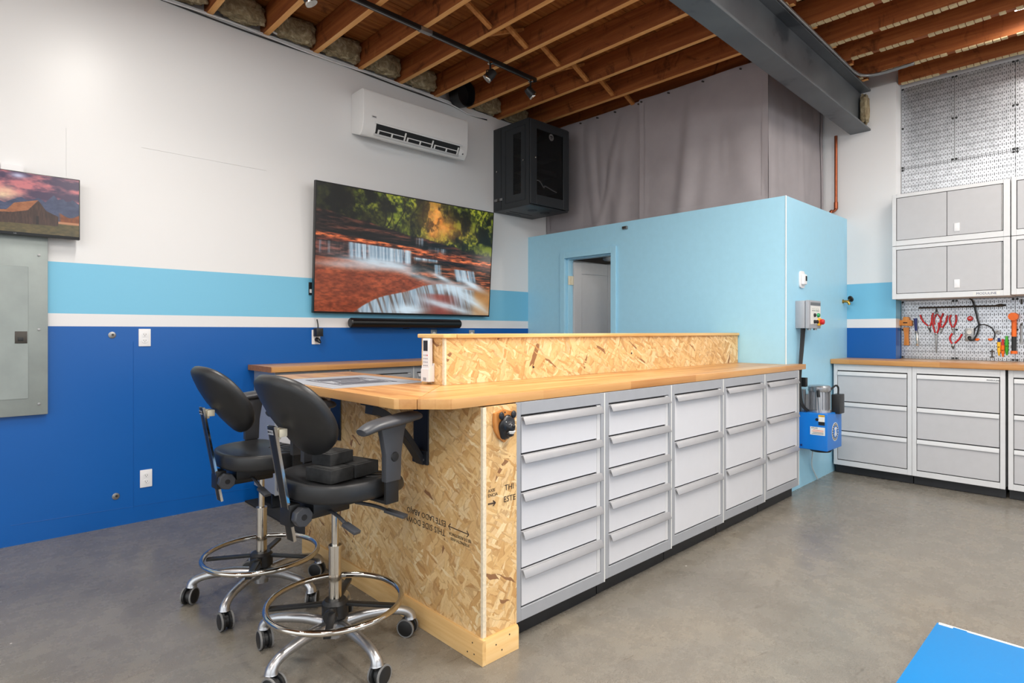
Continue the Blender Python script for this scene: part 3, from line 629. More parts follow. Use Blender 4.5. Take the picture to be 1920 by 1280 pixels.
# stamps on the board: printed upside down on the end panel, upright on the return
XS = EX - 0.0006
def stamp(txt, size, u, v, sp=1.0): lettering('stamp', txt, size, P(u, v, x=XS), (0, 1, 0), (0, 0, -1), 'ink', t, off=OFF, spacing=sp)
stamp('ESTE LADO ABAJO', 0.034, 798, 967, 1.0); stamp('THIS SIDE DOWN', 0.036, 795, 983, 1.05)
stamp('EJE DE RESISTENCIA', 0.016, 862, 1007); stamp('STRENGTH AXIS', 0.016, 862, 1016)
a = P(841, 986, x=XS); b = P(879, 1002, x=XS)
Mb().tube([a, b], 0.002, 4).tube([a, a + Vector((0, -0.012, 0.012))], 0.002, 4).tube([a, a + Vector((0, -0.012, -0.012))], 0.002, 4).tube([b, b + Vector((0, 0.012, 0.012))], 0.002, 4).tube([b, b + Vector((0, 0.012, -0.012))], 0.002, 4).build('stamp_arrow', 'ink', t, off=OFF)
YS = EY0 - 0.0006
def stamp2(txt, size, u, v, al='LEFT'): lettering('stamp', txt, size, P(u, v, y=YS), (1, 0, 0), (0, 0, 1), 'ink', t, align=al, off=OFF)
stamp2('THI', 0.032, 946, 915); stamp2('ESTE', 0.032, 944, 937)
stamp2('AXIS', 0.017, 915, 921); stamp2('ENCIA', 0.017, 915, 930)
a = P(915, 945, y=YS); b = P(929, 942, y=YS)
Mb().tube([a, b], 0.003, 4).tube([b, b + Vector((-0.012, 0, 0.01))], 0.0025, 4).tube([b, b + Vector((-0.012, 0, -0.01))], 0.0025, 4).build('stamp_arrow', 'ink', t, off=OFF)
# riser and its cap
RX, RY, RYB, ZT, RZ = 1.62, 2.155, 2.335, 1.005, 1.219
t = thing('island_riser', 'low strand board riser with wooden cap on the island worktop', 'riser', (RX, RY, ZT)); OFF = (RX, RY, ZT)
osb_panel('front_panel', t, (RX, RY, ZT + 0.0005), (1, 0, 0), (0, 0, 1), XB - RX - 0.0115, RZ - ZT - 0.001, off=OFF)
osb_panel('end_panel', t, (RX, RYB, ZT + 0.0005), (0, -1, 0), (0, 0, 1), RYB - RY - 0.0155, RZ - ZT - 0.001, off=OFF)
osb_panel('back_panel', t, (XB - 0.011, RYB, ZT + 0.0005), (-1, 0, 0), (0, 0, 1), XB - RX - 0.03, RZ - ZT - 0.001, off=OFF)
Mb().box(RX - 0.0008, RX + 0.01, RY - 0.0008, RY + 0.0152, ZT + 0.001, RZ - 0.001).build('raw_edge', 'osb_edge', t, off=OFF)
Mb().box(RX + 0.062, XB - 0.012, RY - 0.014, RYB + 0.014, RZ, RZ + 0.019).build('cap', 'pine_x', t, bev=0.004, off=OFF)
Mb().box(RX - 0.016, RX + 0.061, RY - 0.014, RYB + 0.014, RZ, RZ + 0.019).build('cap', 'pine_y', t, bev=0.006, seg=3, off=OFF)
for (u, v) in ((1184, 662), (1000, 688)): Mb().lathe([(0.006, 0), (0.006, 0.002)], P(u, v, y=RY), 12, (0, -1, 0)).build('screw_head', 'dark_steel', t, off=OFF)
# ------------------------------------------------------------------ worktops
W0, W1 = 0.967, 1.005
def slab(name, parent, poly, o, xd, yd, off, z0=W0, z1=W1, m='butcher_block'):
    """poly in world x, y; the grain runs along xd"""
    xd = Vector(xd); yd = Vector(yd); o = Vector(o)
    loc = [((Vector((p[0], p[1], 0)) - o).dot(xd), (Vector((p[0], p[1], 0)) - o).dot(yd)) for p in poly]
    mw = frame(o + Vector((0, 0, z0)) - Vector(off), xd, yd)
    return Mb().prism(loc, 2, 0, z1 - z0).build(name, m, parent, mw=mw, bev=0.003, seg=2)
t = thing('island_worktop', 'L-shaped butcher block worktop of the island with clipped corners', 'worktop', (1.22, 1.79, W0)); OFF = (1.22, 1.79, W0)
J0, J1 = (1.222, 1.789), (1.64, 2.2)
slab('slab', t, [J0, (1.30, 1.711), (1.32, 1.70), (4.645, 1.70), (4.645, 1.786), (XB - 0.001, 1.786), (XB - 0.001, 2.34), (1.76, 2.34), (1.76, 2.318)], (1.22, 1.7, 0), (1, 0, 0), (0, 1, 0), OFF)
slab('slab', t, [(J0[0] - 0.001, J0[1] + 0.001), (1.759, 2.32), (1.759, 3.31), (1.29, 3.31), (1.162, 3.16), (1.162, 1.85)], (1.16, 1.79, 0), (0, 1, 0), (-1, 0, 0), OFF)
# grey printed sheet lying on the worktop
t = thing('printed_sheet', 'grey sheet printed with a framed block emblem on the island worktop', 'sheet', (1.19, 2.35, W1)); OFF = (1.19, 2.35, W1)
Mb().box(1.175, 1.665, 2.35, 2.955, W1 + 0.0003, W1 + 0.002).build('paper', 'decal_grey', t, off=OFF)
ln = Mb(); zc0, zc1 = W1 + 0.002, W1 + 0.0028
ex0, ex1, ey0, ey1 = 1.27, 1.57, 2.47, 2.83
def rect(a0, a1, b0, b1, th=0.012): ln.box(a0, a1, b0, b0 + th, zc0, zc1).box(a0, a1, b1 - th, b1, zc0, zc1).box(a0, a0 + th, b0, b1, zc0, zc1).box(a1 - th, a1, b0, b1, zc0, zc1)
rect(ex0, ex1, ey0, ey1); ln.build('emblem_frame', 'decal_line', t, off=OFF)
for k in range(3):
    ln = Mb().box(ex0 + 0.03, ex1 - 0.03, ey0 + 0.03 + 0.035 * k, ey0 + 0.05 + 0.035 * k, zc0, zc1); ln.build('emblem_bar', 'decal_line', t, off=OFF)
    ln = Mb().box(ex0 + 0.03, ex1 - 0.03, ey1 - 0.05 - 0.035 * k, ey1 - 0.03 - 0.035 * k, zc0, zc1); ln.build('emblem_bar', 'decal_line', t, off=OFF)
ln = Mb(); rect(ex0 + 0.07, ex1 - 0.07, ey0 + 0.145, ey1 - 0.145); ln.box(ex0 + 0.1, ex1 - 0.1, 2.645, 2.657, zc0, zc1); ln.build('emblem_core', 'decal_line', t, off=OFF)
# ------------------------------------------------------------------ brackets under the overhang
def bracket(label, y):
    t = thing('support_bracket', label, 'bracket', (EX, y, 0.7), group='black brackets under the island worktop')
    # plate on the board, arm under the top, curved strut between
    Mb().box(-0.006, 0, -0.055, 0.055, -0.01, 0.262).build('wall_plate', 'bracket_steel', t, bev=0.002, seg=1)
    Mb().box(-0.012, -0.006, -0.055, 0.055, -0.01, 0.05).build('foot_plate', 'bracket_steel', t, bev=0.002, seg=1)
    Mb().box(-0.26, -0.006, -0.055, 0.055, 0.255, 0.2655).build('arm', 'bracket_steel', t, bev=0.002, seg=1)
    n = 14; o_, i_ = [], []
    for k in range(n + 1):
        a = (PI / 2) * k / n; o_.append((-0.012 - 0.238 * (1 - math.sin(a)) ** 1.0, 0.045 + 0.21 * (1 - math.cos(PI / 2 - a)) if False else 0.03 + 0.225 * (1 - math.sin(a)) ** 0.62 if False else 0.03 + 0.225 * math.cos(a)))
    pts = [(-0.006 - 0.244 * (1 - (k / n)), 0.02 + 0.236 * (1 - (k / n) ** 1.7)) for k in range(n + 1)]
    up = [(p[0], min(p[1] + 0.0, 0.256)) for p in pts]
    lo = [(p[0] - 0.004, p[1] - 0.034) for p in pts]
    poly = lo + up[::-1]
    Mb().prism([(p[0], p[1]) for p in poly], 1, -0.03, 0.03).build('strut', 'bracket_steel', t, bev=0.002, seg=1)
    for yy in (-0.03, 0.03): Mb().lathe([(0.005, 0), (0.005, 0.003)], (-0.012, yy, 0.01), 10, (-1, 0, 0)).build('screw', 'steel_grey', t)
bracket('black curved steel bracket under the worktop nearest the bear plaque', 2.09)
bracket('black curved steel bracket under the worktop behind the two stools', 2.86)
# ------------------------------------------------------------------ bear plaque
bc = P(942, 797, y=EY0); bc = Vector((bc[0], EY0, bc[2]))
t = thing('bear_plaque', 'small carved black bear head on a shield-shaped wooden plaque', 'wall plaque', bc)
sh = [(0, -0.066), (0.028, -0.046), (0.048, -0.016), (0.054, 0.02), (0.052, 0.052), (0.026, 0.056), (0, 0.064), (-0.026, 0.056), (-0.052, 0.052), (-0.054, 0.02), (-0.048, -0.016), (-0.028, -0.046)]
Mb().prism(sh, 1, -0.014, -0.0005).build('shield', 'plaque_wood', t, bev=0.004, seg=2)
hd = Mb(); DS = 0.55
def by(x, y): return 0.004 + x * 0.15, -0.013 + (y + 0.013) * DS
def hfn(u, v):
    # one continuous head: lofted rings from the neck on the board to the nose, looking out and to the right
    n_ = [(0.0, 0.0, -0.01, 0.036, 0.046), (0.012, 0.002, -0.004, 0.038, 0.044), (0.026, 0.005, 0.006, 0.036, 0.036), (0.038, 0.009, 0.006, 0.03, 0.03), (0.046, 0.014, 0.0, 0.021, 0.022), (0.056, 0.02, -0.004, 0.016, 0.016), (0.068, 0.027, -0.005, 0.014, 0.0135), (0.074, 0.031, -0.004, 0.009, 0.009), (0.076, 0.032, -0.004, 0.001, 0.001)]
    f = v * (len(n_) - 1); i = min(int(f), len(n_) - 2); q = f - i
    d, x, z, rx, rz = [n_[i][k] * (1 - q) + n_[i + 1][k] * q for k in range(5)]
    a = 2 * PI * u; w_ = 1 + 0.06 * math.sin(5 * a) * (1 - v)
    return (0.004 + x * 0.15 + rx * w_ * math.cos(a), -0.013 - d * DS, z + rz * w_ * math.sin(a))
head = hd.grid(hfn, 24, 24).build('head', 'bear_black', t, ang=180)
for s, x in ((1, -0.03), (1, 0.034)):
    Mb().ball((x, -0.028, 0.042), 0.013, 0.007, 0.015, 14, 8).build('ear', 'bear_black', head, ang=180)
Mb().tube([(0.004, -0.034, -0.026), (0.006, -0.043, -0.03), (0.008, -0.05, -0.029)], [0.014, 0.012, 0.008], 12).build('lower_jaw', 'bear_black', head)
Mb().tube([(-0.009, -0.047, -0.0185), (0.0, -0.0555, -0.019), (0.012, -0.056, -0.0185), (0.02, -0.05, -0.018)], 0.0026, 6).build('upper_teeth', 'label_white', head)
Mb().tube([(-0.005, -0.046, -0.0245), (0.002, -0.0525, -0.025), (0.01, -0.0535, -0.0245), (0.017, -0.048, -0.024)], 0.0026, 6).build('lower_teeth', 'label_white', head)
Mb().ball((0.0085, -0.0545, 0.002), 0.008, 0.006, 0.006, 12, 8).build('nose', 'black_gap', head, ang=180)
for x, y in ((-0.0125, -0.0345), (0.022, -0.0345)): Mb().ball((x, y, 0.018), 0.0028, 0.0028, 0.0028, 8, 6).build('eye', 'label_white', head, ang=180)
for z in (0.052, -0.052): Mb().lathe([(0.003, 0), (0.003, 0.002)], (0, -0.014, z), 10, (0, -1, 0)).build('screw', 'dark_steel', t)
# ------------------------------------------------------------------ remote control in its holder
t = thing('remote_holder', 'white plastic holder fixed to the riser end', 'holder', (RX, 2.262, ZT + 0.012))
Mb().box(-0.034, -0.0295, -0.031, 0.031, 0, 0.06).box(-0.006, -0.0005, -0.031, 0.031, 0, 0.085).box(-0.0295, -0.006, -0.031, -0.027, 0, 0.075).box(-0.0295, -0.006, 0.027, 0.031, 0, 0.075).box(-0.0295, -0.006, -0.027, 0.027, 0, 0.004).build('pocket', 'white_plastic', t, bev=0.001, seg=1)
Mb().box(-0.0348, -0.034, -0.012, 0.012, 0.006, 0.02).build('pocket_slot', 'decal_grey', t)
t = thing('remote_control', 'slim white air conditioner remote with dark display', 'remote', (RX - 0.018, 2.262, ZT + 0.0165))
Mb().box(-0.011, 0.011, -0.026, 0.026, 0, 0.196).build('case', 'white_plastic', t, bev=0.004, seg=3)
Mb().box(-0.0125, -0.011, -0.016, 0.016, 0.138, 0.186).build('display', 'dark_ink', t)
for k in range(4):
    for j in range(3): Mb().box(-0.0122, -0.011, -0.0165 + 0.0125 * j, -0.009 + 0.0125 * j, 0.068 + 0.016 * k, 0.073 + 0.016 * k).build('button', 'decal_grey' if (k, j) != (3, 0) else 'red', t)
# ------------------------------------------------------------------ floor mat and wall bench
tag(Mb().box(1.556, 4.46, 3.3, 4.49, 0.0, 0.0).v and Mb().add([(x, y, zf(x) + d) for d in (0.0005, 0.011) for y in (3.3, 4.49) for x in (1.556, 1.62, 4.46)], [(0, 3, 4, 1), (1, 4, 5, 2), (6, 7, 10, 9), (7, 8, 11, 10), (0, 1, 7, 6), (1, 2, 8, 7), (3, 9, 10, 4), (4, 10, 11, 5), (0, 6, 9, 3), (2, 5, 11, 8)]).build('floor_mat', 'mat_black', smooth=False), 'black speckled rubber floor mat beside the blue wall', 'mat')
blab = ['first', 'second', 'third', 'fourth', 'fifth']
for k in range(5):
    x = 1.62 + 0.574 * k
    shift(drawer_cabinet('grey drawer cabinet of the blue wall bench, %s from the stools' % blab[k], 'drawer cabinets under the wall bench', (x, 4.1), 0, 0.574, 0.11, 0.966, e3, depth=0.395, fz=zf(x + 0.3) + 0.0115))
t = thing('bench_worktop', 'butcher block bench top along the royal blue wall', 'worktop', (1.58, 4.06, W0)); OFF = (1.58, 4.06, W0)
slab('slab', t, [(1.5845, 4.06), (2.9, 4.06), (2.9, 4.495), (1.5845, 4.495)], (1.58, 4.06, 0), (1, 0, 0), (0, 1, 0), OFF)
slab('slab', t, [(2.9012, 4.06), (4.495, 4.06), (4.495, 4.495), (2.9012, 4.495)], (2.9, 4.06, 0), (1, 0, 0), (0, 1, 0), OFF)
Mb().box(1.58, 1.5845, 4.06, 4.495, W0, W1).build('end_grain', 'end_grain', t, off=OFF)

# ================================================================== drafting stools
def superell(a, rx, ry, p): c, s_ = math.cos(a), math.sin(a); k = (abs(c) ** p + abs(s_) ** p) ** (-1 / p); return rx * k * c, ry * k * s_
def stool(label, loc, rz, base_rot, lean):
    t = thing('drafting_stool', label, 'stool', loc, rz, 'black drafting stools at the island')
    for k in range(5):
        a = base_rot + 2 * PI * k / 5 - rz
        R = Matrix.Rotation(a, 3, 'Z')
        pts = smooth_path([(0.03, 0, 0.118), (0.12, 0, 0.128), (0.22, 0, 0.122), (0.275, 0, 0.108), (0.298, 0, 0.09), (0.302, 0, 0.074)], 5)
        n = len(pts); rs = [0.024 - 0.006 * math.sin(PI * i / (n - 1)) for i in range(n)]
        lg = Mb().tube([R @ p for p in pts], rs, 12).build('leg', 'cast_alu', t, ang=60)
        ca = a + rnd.uniform(-0.9, 0.9) + PI / 2
        cc = R @ Vector((0.302, 0, 0)); off = Vector((math.cos(ca), math.sin(ca), 0)) * 0.014; ax = Vector((-math.sin(ca), math.cos(ca), 0))
        q = cc + off + Vector((0, 0, 0.037)) 
        w_ = Mb(); w_.cur = 0
        for s in (-1, 1):
            w_.lathe([(0.03, 0), (0.036, 0.003), (0.036, 0.017), (0.03, 0.02)], q + ax * (s * 0.006), 22, ax * s)
        w_.lathe([(0.027, -0.012), (0.027, 0.012)], q, 16, ax)
        w_.cyl(cc + Vector((0, 0, 0.06)), cc + Vector((0, 0, 0.082)), 0.011, seg=10)
        w_.cur = 1
        for s in (-1, 1): w_.lathe([(0.037, 0), (0.0372, 0.002), (0.0372, 0.005), (0.037, 0.007)], q + ax * (s * 0.018), 22, ax * s)
        w_.build('caster', ['black_plastic', 'tire_grey'], lg, ang=40)
    Mb().lathe([(0.03, 0.07), (0.03, 0.09), (0.048, 0.096), (0.05, 0.135), (0.035, 0.145)]).build('base_hub', 'cast_alu', t)
    Mb().lathe([(0.024, 0.14), (0.024, 0.412), (0.0255, 0.412), (0.0255, 0.422), (0.016, 0.422)]).build('column_sleeve', 'chrome', t)
    Mb().cyl((0, 0, 0.42), (0, 0, 0.59), 0.0135, seg=18).build('gas_shaft', 'chrome', t)
    n = 56; fr = Mb().tube([(0.252 * math.cos(2 * PI * k / n), 0.252 * math.sin(2 * PI * k / n), 0.204) for k in range(n)], 0.0115, 12, True).build('foot_ring', 'chrome', t, ang=80)
    for k in range(4):
        a = math.radians(-43.5) + 0.06 * k - rz + PI / 2 * k
        Mb().obox((0.142 * math.cos(a), 0.142 * math.sin(a), 0.19), 0.206, 0.026, 0.012, (0, 0.05, a)).build('spoke', 'black_plastic', fr, bev=0.002)
    Mb().lathe([(0.027, 0.150), (0.05, 0.150), (0.05, 0.2), (0.04, 0.212), (0.027, 0.212)]).build('ring_clamp', 'black_plastic', t)
    ka = math.atan2(-0.75, -0.6) - rz
    Mb().lathe([(0.008, 0), (0.01, 0.02), (0.026, 0.024), (0.028, 0.03), (0.026, 0.042)], (0.048 * math.cos(ka), 0.048 * math.sin(ka), 0.18), 18, (math.cos(ka), math.sin(ka), 0)).build('clamp_knob', 'black_plastic', t)
    # seat: thick dished cushion
    zs = 0.655
    def seat_pt(r, a, top):
        x, y = superell(a, 0.222, 0.228, 2.5); x *= r; y *= r
        rim = 0.026 * max(0, (r - 0.45) / 0.55) ** 2 * (1 if x < 0.05 else max(0.0, 1 - (x - 0.05) / 0.1))
        front = -0.03 * max(0, (x - 0.08) / 0.15) ** 2
        mid = 0.0
        z = zs + 0.028 + rim + front + mid if top else zs - 0.022 + front * 0.8
        return x + 0.03, y, z
    m = Mb(); N = 64; rings = []
    groove = lambda r, a: 0.0
    radii = [0.02, 0.2, 0.36, 0.5, 0.62, 0.72, 0.82, 0.9, 0.96]
    prof = [(r, True, 0) for r in radii] + [(0.985, True, -0.006), (1.0, True, -0.02), (1.0, False, 0.014), (0.97, False, 0.003), (0.9, False, 0), (0.02, False, 0)]
    vs = []
    for (r, tp, dz_) in prof:
        for k in range(N):
            a = 2 * PI * k / N; x, y, z = seat_pt(r, a, tp); vs.append((x, y, z + dz_))
    fs = [(i * N + k, i * N + (k + 1) % N, (i + 1) * N + (k + 1) % N, (i + 1) * N + k) for i in range(len(prof) - 1) for k in range(N)]
    fs = [f[::-1] for f in fs] + [tuple(range(N)), tuple(range((len(prof) - 1) * N, len(prof) * N))[::-1]]
    seat = m.add(vs, fs).build('seat', 'soft_black', t, ang=60)
    for k in range(-3, 4):
        a = 0.36 * k; p0 = seat_pt(0.3, a, True); p1 = seat_pt(0.62, a * 0.9, True); p2 = seat_pt(0.9, a * 0.8, True)
        Mb().tube([(p[0], p[1], p[2] + 0.0006) for p in smooth_path([p0, p1, p2], 5)], 0.0022, 6).build('seat_ridge', 'black_plastic', seat)
    # mechanism, levers, knob
    Mb().box(-0.14, 0.12, -0.07, 0.07, 0.585, 0.635).box(-0.2, 0.04, -0.04, 0.04, 0.558, 0.59).build('mechanism', 'black_plastic', t, bev=0.006)
    Mb().box(-0.212, -0.17, -0.034, 0.034, 0.548, 0.628).build('post_clamp', 'black_plastic', t, bev=0.004)
    Mb().prism([(-0.18 + 0.036 * math.cos(PI * k / 8 * 2 + 0.2), 0.586 + 0.036 * math.sin(PI * k / 8 * 2 + 0.2)) for k in range(8)], 1, -0.075, -0.045).cyl((-0.18, -0.034, 0.586), (-0.18, -0.05, 0.586), 0.014, seg=12).build('tilt_knob', 'arm_grey', t, bev=0.002, seg=1)
    Mb().lathe([(0.011, 0), (0.011, 0.001)], (-0.18, -0.0752, 0.586), 14, (0, -1, 0)).build('knob_hole', 'black_gap', t)
    Mb().tube(smooth_path([(-0.06, -0.04, 0.58), (-0.07, -0.12, 0.572), (-0.07, -0.17, 0.552)], 5), 0.007, 10).obox((-0.072, -0.2, 0.545), 0.03, 0.07, 0.012, (0.3, 0, 0.1)).build('height_lever', 'arm_grey', t, bev=0.003)
    Mb().tube(smooth_path([(0.05, -0.06, 0.586), (0.08, -0.14, 0.58), (0.09, -0.2, 0.572)], 5), 0.007, 10).obox((0.1, -0.24, 0.565), 0.03, 0.09, 0.012, (0.15, 0, 0.25)).build('tilt_lever', 'arm_grey', t, bev=0.003)
    # back post: flat bar with bright edges, leaning back
    pt = Vector((-0.185, 0, 0.49)); tp = Vector((-0.262, 0, 0.915)); d_ = (tp - pt); an = math.atan2(d_.x, d_.z)
    bp = Mb().obox((pt + tp) / 2, 0.009, 0.042, d_.length, (0, an, 0)).build('back_post', 'black_plastic', t, bev=0.001)
    for s in (-1, 1): Mb().obox((pt + tp) / 2 + Vector((0, s * 0.0225, 0)), 0.010, 0.004, d_.length, (0, an, 0)).build('post_edge', 'chrome', bp)
    Mb().obox(tp + Vector((-0.0045, 0, -0.022)), 0.001, 0.034, 0.017, (0, an, 0)).build('maker_tag', 'decal_grey', bp)
    lettering('lettering', 'BEVCO', 0.0105, tp + Vector((-0.0054, 0, -0.022)), (0, -1, 0), (math.sin(an), 0, math.cos(an)), 'dark_ink', bp)
    Mb().obox(tp + Vector((0.014, 0, -0.03)), 0.022, 0.03, 0.042, (0, an, 0)).box(tp.x + 0.015, tp.x + 0.046, -0.026, 0.026, tp.z - 0.04, tp.z - 0.012).build('back_bracket', 'beige_metal', t, bev=0.003)
    # backrest: curved oval shell
    bc_ = Vector((-0.212, 0, 0.925)); tl = math.radians(lean)
    def back_pt(r, a, side):
        y, z = superell(a, 0.185, 0.178, 2.3); y *= r; z *= r
        z += 0.0
        dep = 0.06 * (y / 0.18) ** 2 + 0.03 * (z / 0.17) ** 2 * (1 if z > 0 else 0.5)
        x = dep + side
        p = Vector((x, y, z)); p.rotate(Matrix.Rotation(-tl, 3, 'Y')); return bc_ + p
    prof = [(r, -0.014) for r in (0.02, 0.3, 0.55, 0.75, 0.9)] + [(0.97, -0.011), (1.0, 0.0), (1.0, 0.014), (0.97, 0.024), (0.9, 0.028), (0.6, 0.03), (0.3, 0.03), (0.02, 0.03)]
    vs = [back_pt(r, 2 * PI * k / N, sd) for (r, sd) in prof for k in range(N)]
    fs = [(i * N + k, i * N + (k + 1) % N, (i + 1) * N + (k + 1) % N, (i + 1) * N + k) for i in range(len(prof) - 1) for k in range(N)] + [tuple(range(N))[::-1], tuple(range((len(prof) - 1) * N, len(prof) * N))]
    Mb().add(vs, fs).build('backrest', 'soft_black', t, ang=60)
    # armrests
    for s in (-1, 1):
        ys = s * 0.265
        ar = Mb().box(-0.0, 0.055, min(ys, s * 0.06), max(ys, s * 0.06), 0.618, 0.63).box(-0.002, 0.057, ys - 0.007, ys + 0.007, 0.618, 0.76).build('armrest', 'black_plastic', t, bev=0.003)
        pr = [(-0.008, 0.7), (0.062, 0.7), (0.066, 0.8), (0.08, 0.88), (0.09, 0.905), (-0.03, 0.905), (-0.02, 0.86), (-0.008, 0.8)]
        Mb().prism(pr, 1, ys - 0.014, ys + 0.014).build('arm_post', 'arm_grey', ar, bev=0.005, seg=2)
        Mb().lathe([(0.018, 0), (0.016, 0.004), (0.004, 0.005)], (0.032, ys + s * 0.014, 0.79), 18, (0, s, 0)).build('height_button', 'black_plastic', ar)
        pp = smooth_path([(-0.115, 0, 0.895), (-0.06, 0, 0.912), (0.03, 0, 0.922), (0.11, 0, 0.93), (0.15, 0, 0.928)], 6); n = len(pp)
        ar.location.x = 0.03
        wd = [0.046 * (math.sin(PI * (0.08 + 0.86 * i / (n - 1)))) ** 0.35 for i in range(n)]
        Mb().tube([(p[0], ys + s * 0.01, p[2]) for p in pp], wd, 14, flat=0.46).build('arm_pad', 'arm_grey', ar, ang=60)
    return t
stool('black drafting stool nearest the camera with rubber blocks on its seat', (1.08, 2.14, 0), math.radians(8), math.radians(55), 36)
stool('black drafting stool nearer the blue wall with an empty seat', (1.06, 2.84, 0), math.radians(2), math.radians(5), 36)
def block(label, loc, rz, sx, sy, sz):
    t = thing('rubber_block', label, 'block', loc, rz, 'rubber lift blocks on the stool seat')
    Mb().box(-sx / 2, sx / 2, -sy / 2, sy / 2, 0, sz).build('body', 'rubber', t, bev=0.004)
    Mb().box(-sx / 2 + 0.012, sx / 2 - 0.012, -sy / 2 + 0.012, sy / 2 - 0.012, sz - 0.0005, sz + 0.0015).build('worn_top', 'rubber', t)
block('lower grey-black rubber block at the back of the stool seat', (1.04, 2.105, 0.6885), 0.25, 0.11, 0.14, 0.05)
block('lower black rubber block at the front of the stool seat', (1.16, 2.132, 0.6885), 0.25, 0.12, 0.14, 0.05)
block('small black rubber block stacked on top of the other two', (1.075, 2.15, 0.7405), 0.3, 0.12, 0.1, 0.045)

# ================================================================== pictures on the two screens
_r = np.random.RandomState(5)
def vnoise(x, y, seed):
    xi, yi = np.floor(x).astype(int), np.floor(y).astype(int); fx, fy = x - xi, y - yi
    fx, fy = fx * fx * (3 - 2 * fx), fy * fy * (3 - 2 * fy)
    def hsh(a, b): 
        v = np.sin(a * 127.1 + b * 311.7 + seed * 74.7) * 43758.5453; return v - np.floor(v)
    return (hsh(xi, yi) * (1 - fx) + hsh(xi + 1, yi) * fx) * (1 - fy) + (hsh(xi, yi + 1) * (1 - fx) + hsh(xi + 1, yi + 1) * fx) * fy
def fbm(x, y, seed, oct=5):
    s, a, t = 0, 0.5, 0
    for k in range(oct): s = s + a * vnoise(x * 2 ** k, y * 2 ** k, seed + k); t += a; a *= 0.55
    return s / t
def sm(a, b, x): t = np.clip((x - a) / (b - a), 0, 1); return t * t * (3 - 2 * t)
def lay(img, c, m): 
    c = np.asarray(c, float) if not isinstance(c, np.ndarray) else c
    if c.ndim == 1: c = c[None, None, :]
    return img * (1 - m[..., None]) + c * m[..., None]
def lerp3(a, b, k): return np.asarray(a)[None, None, :] * (1 - k[..., None]) + np.asarray(b)[None, None, :] * k[..., None]
def waterfall(nx, ny):
    x, y = np.meshgrid((np.arange(nx) + 0.5) / nx * 1.78, (np.arange(ny) + 0.5) / ny)   # y runs down
    # woods with a glowing canyon wall behind
    n = fbm(x * 11, y * 11, 1, 7); img = lerp3((12, 18, 8), (112, 124, 34), sm(0.38, 0.7, n))
    lf = fbm(x * 44, y * 44, 2, 3); img = lay(img, lerp3((34, 48, 14), (168, 172, 48), sm(0.3, 0.7, lf)), sm(0.46, 0.6, fbm(x * 6, y * 7, 3, 6)) * 0.75)
    for tx in (0.56, 0.62, 0.74, 0.9, 1.02, 1.45, 1.62, 1.7): img = lay(img, (14, 12, 8), np.exp(-((x - tx - 0.05 * np.sin(y * 14 + tx * 9)) / 0.006) ** 2) * (1 - sm(0.26, 0.34, y)) * 0.8)
    img = img * (0.42 + 0.58 * sm(0.0, 0.7, x))[..., None]
    glow = np.exp(-((x - 1.08) / 0.13) ** 2 - ((y - 0.14) / 0.2) ** 2) + 0.5 * np.exp(-((x - 1.25) / 0.25) ** 2 - ((y - 0.22) / 0.1) ** 2)
    img = lay(img, lerp3((214, 110, 30), (250, 190, 100), fbm(x * 12, y * 20, 4)), np.clip(glow * (0.4 + fbm(x * 14, y * 14, 5)), 0, 1))
    img = lay(img, (16, 16, 10), sm(0.58, 0.66, fbm(x * 7 + 9, y * 5, 6, 7)) * 0.6)
    # layered dark rock
    def rock(img, top, c0, c1, seed, edge=0.02):
        st = fbm(x * 2.2, y * 34, seed); c = lerp3(c0, c1, sm(0.3, 0.75, st)); c = c * (0.35 + 1.3 * sm(0.25, 0.75, fbm(x * 16, y * 90, seed + 3, 6)))[..., None]
        return lay(img, c, sm(0, edge, y - top))
    img = rock(img, 0.17 + 0.14 * x + 0.03 * fbm(x * 9, y * 0, 8), (10, 9, 10), (70, 40, 30), 11)
    img = rock(img, 0.355 + 0.06 * x + 0.015 * fbm(x * 7, x * 0, 9), (84, 38, 24), (178, 92, 52), 14, 0.012)
    img = rock(img, 0.40 + 0.075 * x, (26, 16, 16), (92, 46, 36), 17, 0.02)
    img = rock(img, 0.44 + 0.13 * (x - 0.8) + 0.0 * x, (30, 22, 16), (120, 62, 36), 19, 0.02) if False else img
    # red slickrock and pools
    red = lerp3((98, 40, 24), (170, 82, 50), fbm(x * 7, y * 16, 21)); red = red * (0.6 + 0.8 * fbm(x * 30, y * 80, 22, 6))[..., None]
    img = lay(img, red, sm(0, 0.02, y - (0.555 + 0.03 * x)) * (1 - sm(1.3, 1.5, x) * 0.3))
    rr = rock(img, 0.49 + 0.10 * (x - 0.85), (30, 20, 14), (130, 66, 40), 25, 0.015); m = sm(0.84, 0.9, x) * (1 - sm(0.0, 0.03, y - (0.66 + 0.09 * (x - 0.85)))); img = img * (1 - m[..., None]) + rr * m[..., None]
    # tan lit pool on the right
    img = lay(img, lerp3((150, 100, 50), (214, 168, 104), fbm(x * 6, y * 9, 27)), sm(1.3, 1.6, x) * sm(0.70, 0.8, y) * 0.9)
    wl_ = np.array((206, 224, 236.)); wd_ = np.array((120, 146, 166.))
    def fall(img, x0, x1, ytop, ybot, seed, slope=0.0, dens=0.5):
        xx = x - slope * (y - ytop); s = fbm(xx * 46, y * 1.6, seed, 4); s2 = sm(0.2, 0.8, fbm(xx * 90, y * 2.0, seed + 3, 3))
        m = sm(0, 0.012, y - ytop) * (1 - sm(-0.03, 0.02, y - ybot)) * sm(x0, x0 + 0.03, xx) * (1 - sm(x1 - 0.03, x1, xx))
        return lay(img, lerp3(wd_, wl_, s2), np.clip(m * (0.25 + sm(dens - 0.2, dens + 0.22, s)) * (1 if dens < 0.5 else 0.7), 0, 1) * 0.92)
